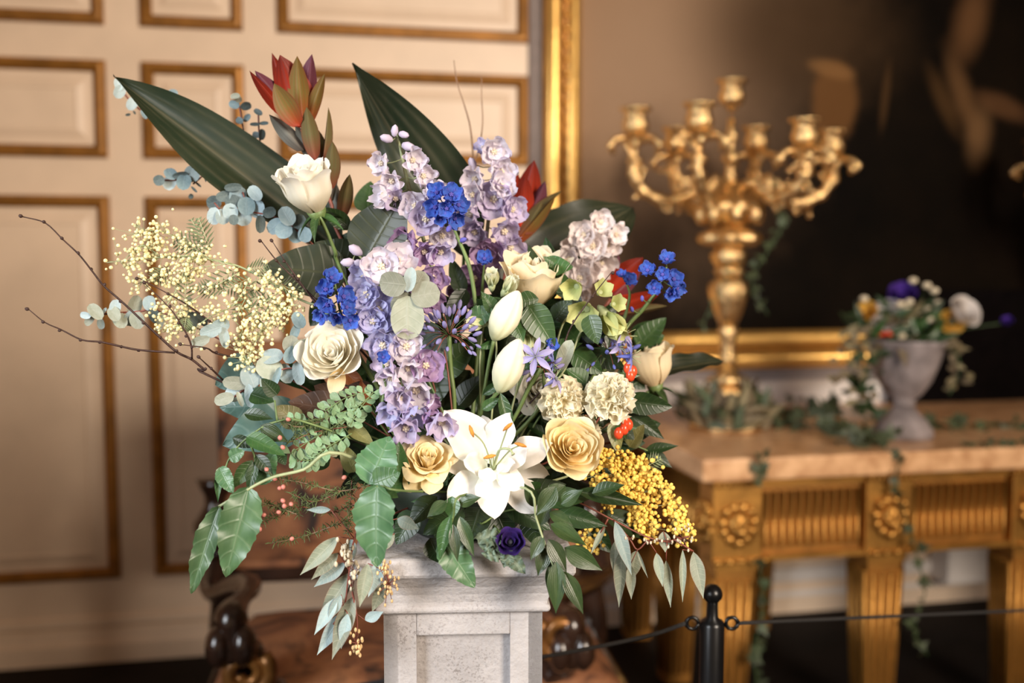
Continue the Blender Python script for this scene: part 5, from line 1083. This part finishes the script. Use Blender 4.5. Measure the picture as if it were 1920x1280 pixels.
spray('alstroemeria_foliage', 'curling mid green leaves around the two lily buds', 'foliage', 1.47, [[(960, 760), (985, 690), (1010, 610)], [(985, 690), (1040, 680)], [(900, 700), (905, 600)]],
      [((1010, 560), (955, 572), 40, 'grn', -0.02), ((990, 572), (1040, 650), 56, 'grno', -0.03), ((1018, 500), (1074, 498), 42, 'grno', 0.02), ((960, 595), (982, 640), 36, 'grn', -0.03), ((985, 690), (1068, 655), 50, 'grno', -0.01), ((1105, 590), (1120, 645), 40, 'grno', -0.02), ((1045, 500), (1020, 480), 20, 'grn', 0.02), ((905, 590), (940, 560), 50, 'grno', -0.02), ((880, 600), (925, 580), 40, 'big', -0.03), ((1060, 560), (1045, 500), 36, 'grn', 0.04), ((1030, 620), (1010, 680), 36, 'drk', 0.02), ((820, 700), (890, 640), 60, 'grno', 0.02), ((860, 760), (905, 700), 50, 'drk', 0.02), ((1100, 720), (1065, 690), 44, 'grno', 0.0)])
spray('alstroemeria_foliage', 'green leaves packed between the lime flowers and the carnations', 'foliage', 1.50, [[(1000, 800), (1050, 700), (1080, 620)]],
      [((1060, 690), (1010, 720), 44, 'grno'), ((1075, 660), (1130, 700), 46, 'grno'), ((1085, 640), (1050, 600), 40, 'grn'), ((1090, 630), (1150, 610), 40, 'drk'), ((1050, 720), (1100, 690), 40, 'drk'), ((1030, 660), (1090, 640), 36, 'grn', -0.02), ((1110, 660), (1170, 690), 40, 'drk'), ((1040, 600), (1070, 560), 40, 'drk'), ((1020, 760), (1060, 800), 44, 'drk'), ((960, 760), (1000, 800), 44, 'drk', 0.02), ((1120, 780), (1100, 720), 44, 'drk', 0.02), ((1040, 640), (990, 650), 40, 'drk', 0.03)])
spray('lower_leaf_branch', 'dark green leaves fanned under the open lily', 'foliage', 1.40, [[(900, 980), (940, 960), (1000, 950)], [(900, 980), (800, 970)]],
      [((960, 930), (1060, 905), 48, 'drk'), ((950, 945), (1035, 990), 50, 'drk', 0.01), ((900, 950), (880, 1015), 56, 'drk'), ((870, 950), (790, 1000), 52, 'drk'), ((880, 930), (770, 940), 48, 'grn', 0.02), ((1000, 940), (1120, 925), 44, 'drkl'), ((1040, 960), (1140, 985), 40, 'drkl'), ((1010, 920), (990, 905), 30, 'grn'), ((930, 960), (960, 1030), 50, 'drk', 0.02), ((1080, 920), (1210, 945), 30, 'drkl', -0.01), ((1110, 925), (1170, 905), 30, 'drkl', -0.02), ((780, 960), (740, 1020), 50, 'drk', 0.0), ((990, 960), (1010, 1030), 46, 'drk', 0.02), ((840, 960), (830, 1030), 60, 'drk', 0.02), ((1100, 980), (1150, 1040), 40, 'drkl', 0.06), ((1130, 960), (1230, 1010), 44, 'drkl', 0.05), ((820, 930), (760, 985), 46, 'drkl', -0.02), ((1060, 910), (1015, 945), 36, 'rus', -0.04)])
LM['redl'] = leafmesh('blade_redl', LEAF('orange_red_leaf', (0.30, 0.06, 0.02), (0.45, 0.11, 0.03), (0.5, 0.2, 0.08), 5, 0.3, 0.45), 'lance', fold=0.3, bend=0.1)
spray('bronze_leaf_branch', 'dark bronze leaves in the shade under the cream garden rose', 'foliage', 1.44, [[(720, 860), (640, 780), (600, 760)]],
      [((640, 770), (540, 750), 64, 'brn'), ((660, 760), (590, 720), 60, 'brn', 0.02), ((560, 795), (520, 760), 46, 'oli', -0.02), ((650, 800), (600, 840), 50, 'drk'), ((700, 740), (640, 730), 46, 'brn', 0.02), ((600, 790), (545, 830), 46, 'drk', 0.02), ((640, 850), (590, 820), 30, 'oli', -0.05), ((665, 885), (640, 830), 34, 'oli', -0.05), ((620, 860), (560, 870), 40, 'drk', 0.0), ((655, 800), (700, 830), 30, 'oli', -0.04), ((690, 770), (676, 710), 26, 'redl', -0.02), ((640, 690), (690, 735), 30, 'redl', 0.03)])

# ---- small leaved sprig
def sprig(label, stems, d, n, ln, me, name='small_leaved_sprig', grp=None, sm=None, spread=1.0):
    t, bs = flower(name, label, 'foliage', grp)
    for i, s_ in enumerate(stems):
        q = bez([P(x, y, d) for x, y in s_], 8); MB().tube(q + ([bs] if i == 0 else []), 0.0009, 4).build('stem', sm or stemg, t)
        for k in range(n):
            j = int((k + 0.3) / n * (len(q) - 1)); tv = (q[min(j + 1, len(q) - 1)] - q[max(0, j - 1)]).normalized()
            for s in (-1, 1):
                sd = tv.cross(tocam(q[j])) * s * spread + rv(0.35) + tv * -0.45
                e = q[j] + sd.normalized() * ln * mpp(d) * random.uniform(0.75, 1.15); leaf_at(t, me, q[j], e, (e - q[j]).length * 0.62, tocam(e) + rv(0.5))
    return t
lm('box', lf_box, 'obov', fold=0.2, bend=0.1)
sprig('sprig of small pale green leaves across the shaded middle, under the cream garden rose', [[(545, 850), (590, 820), (640, 790), (690, 745)], [(550, 790), (600, 785), (650, 770)], [(590, 855), (620, 835), (660, 812)], [(700, 735), (672, 770), (655, 800)], [(610, 770), (650, 745), (690, 735)], [(555, 862), (585, 862), (600, 850)]], 1.38, 8, 24, LM['box'])

# ---- fine needled waxflower twigs with pink buds
wt, wb = flower('waxflower_twig', 'fine needled twig with tiny pink buds hanging beside the pedestal', 'foliage')
nd = MB(); wd_ = 1.36
for i, s_ in enumerate([[(720, 900), (640, 920), (570, 905), (510, 895)], [(700, 930), (620, 960), (560, 950), (500, 975), (465, 990)], [(700, 960), (640, 980), (570, 1005), (510, 1018)], [(640, 920), (590, 940), (545, 925)], [(600, 790), (560, 800), (530, 790)], [(650, 800), (590, 810), (540, 830)], [(560, 965), (520, 950), (480, 940)], [(660, 900), (655, 960), (652, 1000)]]):
    q = bez([P(x, y, wd_ + 0.01 * (i % 3)) for x, y in s_], 10); MB().tube(q, 0.0009, 4).build('twig', stemred if i % 2 else twigp, wt)
    for p in q:
        for k in range(5):
            e = p + rv(1).normalized() * 0.010; nd.tube([p, (p + e) / 2 + Vector((0, 0, 0.0008)), e], [0.0006, 0.0007, 0.0002], 3, False)
nd.build('needles', needle_m, wt, kind='stuff')
for (x, y) in ((515, 898), (524, 915), (531, 912), (483, 937), (480, 950), (530, 938), (546, 945), (487, 991), (547, 1010), (500, 880), (530, 838), (525, 820), (540, 786), (476, 968), (533, 948), (523, 960), (495, 965), (645, 895)):
    bud(wt, P(x, y, 1.355), rv(1) + Vector((0, 0, -0.5)), 0.0068, wax_m)

# ---- mimosa
def mimosa(label, main, branches, d, mat, dens, rad, fronds, spread):
    t, bs = flower('mimosa_branch', label, 'mimosa', 'mimosa branches')
    stem(t, [bs] + [P(x, y, d) for x, y in main], 0.0017, stempale)
    pts = []; tw = MB()
    for (s_, n) in branches:
        q = bez([P(x, y, d - 0.01) for x, y in s_], 10); MB().tube(q, 0.0008, 4).build('branchlet', stempale, t)
        for k in range(int(n * dens)):
            j = random.randrange(2, len(q)); e = q[j] + Vector((random.gauss(0, 1), random.gauss(0, 1), random.gauss(-0.25, 1))) * spread
            pts.append(e); 
            if k % 2 == 0: tw.tube([q[j], e], 0.00035, 3, False)
    tw.build('flower_stalks', stempale, t, kind='stuff'); puffs(pts, rad, mat, t, 'puff_blossoms')
    fm_ = lm('frond', fern_m, 'lance', fold=0.2, bend=0.1, ns=2, nt=5)
    for (a, b) in fronds:
        q = bez([P(*a, d), P((a[0] + b[0]) / 2, (a[1] + b[1]) / 2, d - 0.006), P(*b, d - 0.004)], 8)
        fr = MB().tube(q, 0.0006, 4).build('frond', stempale, t)
        for j in range(1, len(q), 2):
            tv = (q[j] - q[j - 1]).normalized(); sd = tv.cross(tocam(q[j])); ln = 0.020 * math.sin(PI * min(0.95, (j + 2) / (len(q) + 2)))
            for s in (-1, 1):
                e = q[j] + (sd * s + tv * 0.7).normalized() * ln; leaf_at(fr, fm_, q[j], e, 0.0026, tocam(e) + rv(0.2), 'leaflet')
    return t
mimosa('pale yellow mimosa branch reaching out over the bare twigs', [(660, 620), (560, 560), (450, 500), (360, 482), (290, 482)],
       [([(440, 498), (360, 480), (280, 484), (200, 492)], 75), ([(400, 490), (340, 450), (290, 432), (250, 440)], 110), ([(420, 495), (350, 505), (290, 520), (250, 535)], 85), ([(450, 510), (380, 550), (330, 590), (310, 620)], 90), ([(470, 520), (440, 570), (400, 590), (370, 610)], 60), ([(520, 550), (470, 590), (450, 640), (470, 690)], 120), ([(540, 560), (500, 600), (480, 640), (460, 680)], 85), ([(560, 570), (530, 580), (500, 610)], 60), ([(480, 510), (520, 530), (560, 560)], 50), ([(360, 480), (330, 545), (300, 590)], 60), ([(300, 480), (270, 460), (245, 470)], 50)],
       1.44, mim_p, 1.35, 0.0027, [((392, 470), (358, 410)), ((395, 470), (372, 408)), ((392, 474), (330, 440)), ((380, 470), (325, 455)), ((480, 520), (478, 630)), ((475, 530), (440, 600)), ((490, 530), (530, 620)), ((460, 505), (500, 500)), ((345, 580), (350, 515)), ((350, 590), (345, 620)), ((320, 500), (285, 525)), ((470, 520), (420, 545)), ((500, 530), (570, 545)), ((450, 500), (380, 545)), ((420, 545), (370, 540)), ((510, 560), (450, 560))], 0.0105)
mimosa('thick golden mimosa plume arching down in front of the table end', [(1040, 900), (1100, 870), (1160, 862), (1220, 890), (1265, 950), (1285, 1000)],
       [([(1090, 868), (1130, 856), (1180, 866), (1220, 890)], 190), ([(1170, 862), (1220, 895), (1260, 945), (1285, 995)], 240), ([(1140, 880), (1180, 920), (1205, 960), (1218, 1000)], 220), ([(1100, 880), (1130, 910), (1150, 940)], 80), ([(1160, 900), (1190, 950), (1200, 990)], 120), ([(1100, 985), (1106, 1010), (1108, 1035)], 40), ([(1150, 880), (1190, 900), (1215, 950)], 120)],
       1.46, mim_y, 1.6, 0.0032, [((1200, 880), (1240, 860))], 0.0085)

# ---- bare twigs
def twig(label, shoots, mat=twigm, r=0.0014, grp='bare twigs', bs=True):
    t, b = flower('bare_twig', label, 'twig', grp)
    for i, (s_, d0, d1) in enumerate(shoots):
        n_ = len(s_); pts = [P(x, y, d0 + (d1 - d0) * k / max(1, n_ - 1)) for k, (x, y) in enumerate(s_)]
        q = bez(pts + ([b] if i == 0 else []), 4); m_ = len(q)
        o = MB().tube(q, [r * (0.55 + 0.75 * min(1, j / m_ * 1.6)) * (1 if i == 0 else 0.8) for j in range(m_)], 6).build('shoot', mat, t)
        for k, p in enumerate(pts):
            if k < n_ - 1 and mat is twigm:
                dv = (pts[k] - pts[k + 1]).normalized() * 0.4 + rv(0.5); bud(o, p + dv.normalized() * 0.002, dv, 0.0048 if k else 0.0055, twigm, 'leaf_bud')
    return t
twig('long bare birch twig stretching furthest out over the panelled wall', [
    ([(42, 406), (85, 418), (118, 449), (148, 477), (172, 507), (195, 536), (228, 565), (272, 606), (302, 634), (332, 660), (360, 674), (385, 694), (415, 715)], 1.34, 1.46),
    ([(54, 580), (84, 604), (115, 618), (154, 637), (190, 641), (230, 650), (262, 656), (328, 661)], 1.34, 1.41), ([(268, 528), (318, 577), (338, 606), (352, 630), (359, 650), (360, 672)], 1.38, 1.42),
    ([(260, 521), (318, 552), (352, 572), (395, 604), (430, 640)], 1.40, 1.46), ([(341, 646), (386, 652), (405, 662), (455, 673)], 1.38, 1.44), ([(370, 667), (395, 690), (418, 712)], 1.40, 1.45)])
twig('pair of short dark twig tips in front of the dark leathery leaf', [([(490, 452), (520, 490), (550, 520), (600, 570), (635, 610)], 1.40, 1.44), ([(511, 453), (535, 490), (560, 525), (600, 580)], 1.40, 1.43)])
twig('two pale thin twigs standing up past the lilac delphinium', [([(851, 113), (857, 155), (870, 195), (882, 240), (888, 306), (890, 380)], 1.72, 1.70), ([(903, 140), (903, 180), (905, 230), (898, 280), (888, 306)], 1.73, 1.71)], twigp, 0.0013)
twig('thin dark twig crossing the lime green flowers', [([(1146, 511), (1110, 556), (1075, 605), (1060, 640), (1050, 690)], 1.43, 1.46)], twigm, 0.0011)

# ---- anemone
lf_fril = LEAF('frilled_leaf', (0.10, 0.15, 0.10), (0.17, 0.22, 0.15), (0.25, 0.3, 0.22), 5, 0.3, 0.5)
at_, ab_ = flower('anemone', 'dark violet anemone bud low down against the pedestal cap', 'anemone')
c = P(957, 1016, 1.33); ax = cam_axis(957, 1016, 1.33, 0.0, 0.25).normalized(); s = 30 * mpp(1.33)
for ri, (n, r0, r1, h, flr, ha, ro) in enumerate([(4, 0.05, 0.25, 0.9, 0.1, 0.9, 0.1), (5, 0.1, 0.5, 0.95, 0.15, 0.8, 0.1), (6, 0.15, 0.75, 0.85, 0.25, 0.7, 0.1)]):
    me = rose_petal(pt_anem, r0, r1, h, flr, ha, ro, 0.05, ri)
    for k in range(n): inst('petal', me, at_, axis_m(c - ax * s * 0.5, ax, s, ri + 2 * PI * k / n))
MB().ball((0, 0, 0.35), 0.25, 10, 6).build('centre', bee_m, at_, axis_m(c - ax * s * 0.5, ax, s))
lm('frill', lf_fril, 'serr', fold=0.5, bend=0.2, wave=0.35, ns=8, nt=18, nw=3.5); lm('frilg', lf_eucg, 'serr', fold=0.5, bend=0.2, wave=0.35, ns=8, nt=18, nw=3.5)
for (a, b, w) in (((940, 1012), (890, 1005), 36), ((945, 1035), (905, 1040), 30), ((950, 1035), (985, 1075), 30), ((940, 1020), (900, 1025), 34), ((955, 1038), (945, 1062), 28)): L2(at_, LM['frill'], a, b, w, 1.335, 1.325, None, 'collar_leaf')
stem(at_, [c - ax * s * 0.5, c - ax * s * 1.5 + Vector((0, 0, 0.005)), ab_], 0.002, stemg)

# ---- red berries
for lab, pts, d in (('cluster of red berries beside the peach rose', ((1178, 690), (1186, 696), (1182, 704)), 1.48), ('cluster of red berries under the forward facing carnation', ((1172, 788), (1178, 796), (1170, 804), (1160, 812)), 1.47)):
    t, bs = flower('hypericum_sprig', lab, 'berries', 'red berry sprigs')
    for (x, y) in pts:
        b_ = MB().ball((0, 0, 0), 0.0085, 12, 8, (0.85, 0.85, 1.1)).build('berry', berry_m, t, Matrix.Translation(P(x, y, d)))
        MB().tube([P(x, y + 6, d), P(x - 25, y + 40, d + 0.02)], 0.0008, 4).build('berry_stalk', stemg, b_)
    for k in range(4): L2(t, LM['grn'], (pts[0][0] - 4, pts[0][1] + 12), (pts[0][0] + 24 * math.cos(k * 1.5), pts[0][1] + 14 + 22 * math.sin(k * 1.5)), 13, d, d)
    stem(t, [P(pts[0][0] - 20, pts[0][1] + 40, d + 0.02), P(1060, 850, 1.5), bs], 0.0016, stemred)

# ---- leafy filling between the stems
random.seed(21)
LAND = (('white rose in profile', 576, 350), ('cream garden rose', 620, 660), ('ivory rose', 1000, 530), ('yellow rose by the lily', 800, 862), ('yellow rose by the mimosa', 1074, 838), ('open lily', 925, 880), ('upper lily bud', 950, 590), ('lower lily bud', 955, 690),
        ('hanging lilac bells', 765, 740), ('agapanthus seed head', 842, 620), ('cream carnations', 1100, 745), ('blue agapanthus head', 1150, 640), ('lime green flowers', 1110, 570), ('silvery eucalyptus rosette', 762, 560), ('golden mimosa', 1180, 900), ('red berries', 1178, 740), ('small pale leaved sprig', 620, 800), ('blue sprig above the cream rose', 630, 560), ('starry agapanthus', 1005, 668), ('two broad green leaves', 710, 930))
used_l = set()
def fill_label(x, y):
    c_ = []
    for nm, lx, ly in LAND:
        dx, dy = x - lx, y - ly; rel = ('above' if dy < 0 else 'below') if abs(dy) > abs(dx) else 'beside'
        for r_, pen in ((rel, 0), ('behind', 40), ('above' if dy < 0 else 'below', 60)): c_.append((dx * dx + dy * dy + pen * pen, 'dark leafy filler stem in the shade %s the %s' % (r_, nm)))
    for _, l_ in sorted(c_):
        if l_ not in used_l: used_l.add(l_); return l_
fill = [(700, 700), (760, 840), (860, 720), (900, 820), (980, 780), (1040, 660), (860, 540), (950, 640), (1100, 760), (1080, 700), (640, 860), (700, 620), (800, 760), (1000, 880), (1140, 800), (780, 900), (900, 900), (660, 540), (1040, 820), (600, 720), (840, 640), (720, 790), (1120, 860), (940, 720), (760, 580), (960, 560), (1040, 590), (1090, 620), (1130, 660), (1060, 540), (1000, 600), (880, 640)]
for i, (x, y) in enumerate(fill):
    d = 1.54 + 0.05 * random.random(); t, bs = flower('filler_stem', fill_label(x, y), 'foliage', 'dark filler stems inside the arrangement')
    q = [P(x, y, d - 0.03), P((x + 880) / 2 + random.uniform(-30, 30), (y + 980) / 2, d), bs]; stem(t, q, 0.0018, stemd)
    qq = bez(q[:2], 6)
    for k in range(9):
        p = qq[k % len(qq)] + rv(0.012); an = random.uniform(0, 2 * PI); ln = random.uniform(0.055, 0.10)
        e = p + (RT * math.cos(an) + UP * math.sin(an) + FWD * random.uniform(-0.4, 0.3)).normalized() * ln
        leaf_at(t, LM[('drk', 'drkl', 'sal', 'drk')[k % 4]], p, e, ln * random.uniform(0.35, 0.55), tocam(p) + rv(0.7))

# ------------------------------------------------------------------ ivy, garland and the small urn
def ivymesh():
    out = [(0, 0), (0.16, -0.10), (0.42, -0.06), (0.34, 0.14), (0.52, 0.36), (0.26, 0.42), (0.16, 0.62), (0, 1.0), (-0.16, 0.62), (-0.26, 0.42), (-0.52, 0.36), (-0.34, 0.14), (-0.42, -0.06), (-0.16, -0.10)]
    v = [(0, 0.3, 0.0)] + [(x, y, -0.12 * (x * x + (y - 0.3) ** 2) * 2) for x, y in out]; n = len(out)
    return MB().add(v, [(0, 1 + k, 1 + (k + 1) % n) for k in range(n)], [(0.5, 0.4)] + [(0.5 + x, max(0.01, y)) for x, y in out]).mesh('ivy_blade', lf_ivy)
IVY = ivymesh()
def ivy(label, pts, n, size, cat='ivy', jit=0.02, me=None, name='ivy_strand', grp='ivy strands on the gilt table', sm=None, upb=0.0):
    pts = [Vector(p) for p in pts]; t = thing(name, label, cat, pts[0], 0, grp); q = bez(pts, 8); MB().tube(q, 0.0022, 5).build('vine', sm or stemd, t)
    for k in range(n):
        p = q[int((k + 0.5) / n * (len(q) - 1))] + rv(jit * 0.5); dv = rv(1.0) + Vector((0, -0.3, upb)); e = p + dv.normalized() * size * random.uniform(0.6, 1.2) 
        leaf_at(t, me or IVY, p, e, (e - p).length * (0.95 if me is None else 0.5), tocam(p) + rv(0.6) + Vector((0, 0, 0.4)))
    return t
tt = lambda x, y, z=0.0: TAB @ Vector((x, y, TZ + 0.012 + z))
tx = lambda px, py: TAB.inverted() @ atz(px, py, TZ)
def ton(px, py, z=0.012): p = atz(px, py, TZ); return Vector((p.x, p.y, TZ + z))
ivy('ivy trail lying along the front of the marble top up to the urn', [ton(1420, 800), ton(1490, 800), ton(1560, 815), ton(1620, 838), ton(1660, 830)], 60, 0.062, jit=0.10)
ivy('ivy trail lying at the back of the marble top between candelabrum and urn', [ton(1440, 775), ton(1520, 770), ton(1600, 780), ton(1640, 790)], 50, 0.062, jit=0.10)
ivy('ivy trail lying on the marble top past the urn', [ton(1740, 800), ton(1800, 808), ton(1870, 800), ton(1930, 805)], 30, 0.06, jit=0.08)
ivy('thin ivy trail near the front edge of the marble, past the urn', [ton(1800, 835), ton(1860, 838), ton(1930, 832)], 10, 0.04)
def front(px, py, off=-0.02): p = plane_x(px, py, off); return TAB @ p
ivy('short ivy tip hanging over the marble edge nearest the candelabrum', [front(1440, 850), front(1425, 880), front(1415, 905)], 7, 0.045)
ivy('ivy strand hanging down the middle block of the table', [front(1690, 850), front(1680, 890), front(1685, 930), front(1710, 1010), front(1725, 1060), front(1735, 1110)], 14, 0.04)
ivy('ivy strand hanging down beside the front corner leg', [front(1425, 1060), front(1430, 1140), front(1415, 1210), front(1420, 1290)], 14, 0.045)
ivy('faint ivy strand hanging behind the second gilt leg', [front(1735, 1110), front(1715, 1180), front(1740, 1230)], 8, 0.04)
ivy('ivy strand hanging from the candelabrum arms', [P(1440, 350, 3.45), P(1470, 410, 3.45), P(1440, 470, 3.48), P(1410, 530, 3.5), P(1440, 590, 3.5)], 26, 0.035, jit=0.04)
ivy('small ivy tip clinging to the candelabrum shaft', [P(1400, 380, 3.5), P(1360, 520, 3.48), P(1325, 590, 3.48), P(1318, 620, 3.48)], 8, 0.03)
lm('dust', lf_dusty, 'lance', fold=0.2, bend=0.1); lm('dustg', lf_ivy, 'ovate', fold=0.2, bend=0.1)
for i, (px, py, lab) in enumerate([(1300, 800, 'dusty foliage tuft at the corner end of the candelabrum wreath'), (1335, 812, 'dusty foliage tuft in front of the candelabrum foot'), (1375, 815, 'green grey tuft in the middle of the candelabrum wreath'), (1415, 808, 'dusty foliage tuft on the urn side of the candelabrum foot'), (1345, 785, 'dusty foliage tuft wrapped behind the candelabrum foot'), (1395, 788, 'brown green tuft behind the candelabrum wreath')]):
    p = ton(px, py); t = thing('foliage_tuft', lab, 'foliage', p, 0, 'wreath around the candelabrum foot')
    for k in range(34):
        a = p + rv(0.05) * 0.6; a.z = TZ + 0.008 + random.random() * 0.09; dv = Vector((random.gauss(0, 1), random.gauss(0, 1), abs(random.gauss(0.8, 0.8)))); e = a + dv.normalized() * random.uniform(0.06, 0.13)
        leaf_at(t, LM['dust'] if (k + i) % 3 else LM['dustg'], a, e, 0.030, tocam(a) + rv(0.6))
# urn
ul = atz(1692, 818, TZ); us = 0.00192
un = thing('flower_urn', 'weathered grey stone goblet urn holding a small posy', 'urn', ul)
UM = Matrix.Translation(ul)
MB().lathe([(50 * us, 0), (52 * us, 4 * us), (50 * us, 16 * us), (44 * us, 22 * us), (42 * us, 28 * us), (26 * us, 44 * us), (16 * us, 56 * us)], 32).build('foot', urnm, un, UM)
MB().lathe([(16 * us, 54 * us), (22 * us, 60 * us), (18 * us, 66 * us), (30 * us, 76 * us), (46 * us, 100 * us), (58 * us, 132 * us), (66 * us, 160 * us), (72 * us, 168 * us), (73 * us, 174 * us), (62 * us, 174 * us), (52 * us, 150 * us)], 32).build('bowl', urnm, un, UM)
UT = ul + Vector((0, 0, 172 * us)); ud = (UT - CAM).dot(FWD)
pt_w2 = PETAL('white_ranunculus_petal', (0.62, 0.56, 0.52), (0.82, 0.76, 0.72), trans=0.25)
pt_y2 = PETAL('gold_petal', (0.75, 0.38, 0.04), (0.80, 0.52, 0.12), trans=0.25)
pt_v2 = PETAL('violet_petal', (0.05, 0.02, 0.20), (0.09, 0.04, 0.30), trans=0.2)
def posy(name, label, px, py, R, mat, axis, cat, grp=None):
    t = thing(name, label, cat, UT, 0, grp or 'posy flowers in the urn'); d = ud - 0.03; c = P(px, py, d); ax = Vector(axis).normalized(); s = R * mpp(d)
    for ri, (n, r0, r1, h, flr, ha, ro) in enumerate(ROSE_GARDEN[2:]):
        me = rose_petal(mat, r0, r1, h, flr, ha, ro, 0.03, ri)
        for k in range(n): inst('petal', me, t, axis_m(c - ax * s * 0.4, ax, s, ri + 2 * PI * k / n))
    stem(t, [c - ax * s * 0.4, (c + UT) / 2, UT - Vector((0, 0, 0.03))], 0.002, stemd)
posy('ranunculus', 'white ranunculus at the near side of the urn posy', 1664, 593, 32, pt_w2, cam_axis(1664, 593, 3.4, -0.3, 0.5), 'ranunculus')
posy('ranunculus', 'white ranunculus leaning out beside the gold flower in the urn', 1806, 586, 32, pt_w2, cam_axis(1806, 586, 3.4, 0.7, 0.5), 'ranunculus')
posy('ranunculus', 'gold flower at the edge of the urn posy', 1786, 602, 24, pt_y2, cam_axis(1786, 602, 3.4, 0.1, 0.0), 'flower')
posy('ranunculus', 'small dull gold flower on the outer side of the urn posy by the gilt frame', 1626, 584, 20, pt_y2, cam_axis(1626, 584, 3.4, -0.3, 0.5), 'flower')
posy('anemone', 'violet flower at the top of the urn posy', 1692, 552, 26, pt_v2, cam_axis(1692, 552, 3.4, 0.0, 0.8), 'flower')
posy('anemone', 'faint violet flower in the dark beside the far candelabrum', 1888, 602, 11, pt_v2, cam_axis(1888, 602, 3.4, 0.0, 0.8), 'flower', 'far posy')
for lab, items, mt in (('pale little blossoms sprinkled over the urn posy', [(1688, 570), (1705, 566), (1700, 578), (1718, 580), (1740, 580), (1728, 594), (1745, 600), (1758, 568), (1738, 535), (1712, 526), (1752, 545), (1620, 560), (1700, 610), (1788, 622), (1690, 630)], seedp_m), ('two orange red berries in the urn posy', [(1656, 626), (1668, 625)], berry_m)):
    t = thing('blossom_sprig' if mt is seedp_m else 'berry_sprig', lab, 'blossom' if mt is seedp_m else 'berries', UT, 0, 'posy flowers in the urn')
    for (x, y) in items:
        c = P(x, y, ud - 0.05 + rv(0.03).x); o = MB().ball((0, 0, 0), 0.016 if mt is seedp_m else 0.014, 8, 6, (1, 1, 0.7)).build('blossom' if mt is seedp_m else 'berry', mt, t, Matrix.Translation(c))
        MB().tube([c, UT - Vector((0, 0, 0.02))], 0.0012, 4).build('stalk', stemd, o)
random.seed(5)
t = thing('posy_foliage', 'dark green leaves filling the urn posy', 'foliage', UT)
for k in range(70):
    a = UT + Vector((random.gauss(0, 0.06), random.gauss(0, 0.05), random.uniform(-0.01, 0.10))); dv = Vector((random.gauss(0, 1), random.gauss(-0.3, 0.7), random.gauss(0.7, 0.6))); e = a + dv.normalized() * random.uniform(0.06, 0.12)
    leaf_at(t, LM[('drk', 'grno', 'drkl', 'dust')[k % 4]], a, e, 0.03, tocam(a) + rv(0.6))
rim = lambda px, py, dd: P(px, py, ud + dd)
ivy('dusty trailing foliage spilling over the urn rim beside the gilt frame', [rim(1650, 650, -0.06), rim(1610, 635, -0.08), rim(1590, 660, -0.09), rim(1605, 720, -0.08), rim(1640, 770, -0.07)], 46, 0.05, 'foliage', 0.08, LM['dust'], 'trailing_foliage', 'trails over the urn rim')
ivy('dark trailing leaves hanging beside the urn bowl', [rim(1650, 655, -0.07), rim(1620, 690, -0.08), rim(1615, 740, -0.08), rim(1640, 780, -0.07)], 40, 0.05, 'foliage', 0.07, LM['drk'], 'trailing_foliage', 'trails over the urn rim')
ivy('thin trail curling down on the dark side of the urn', [rim(1740, 650, -0.07), rim(1785, 655, -0.07), rim(1800, 690, -0.06), rim(1780, 740, -0.06)], 18, 0.045, 'foliage', 0.05, LM['dust'], 'trailing_foliage', 'trails over the urn rim')
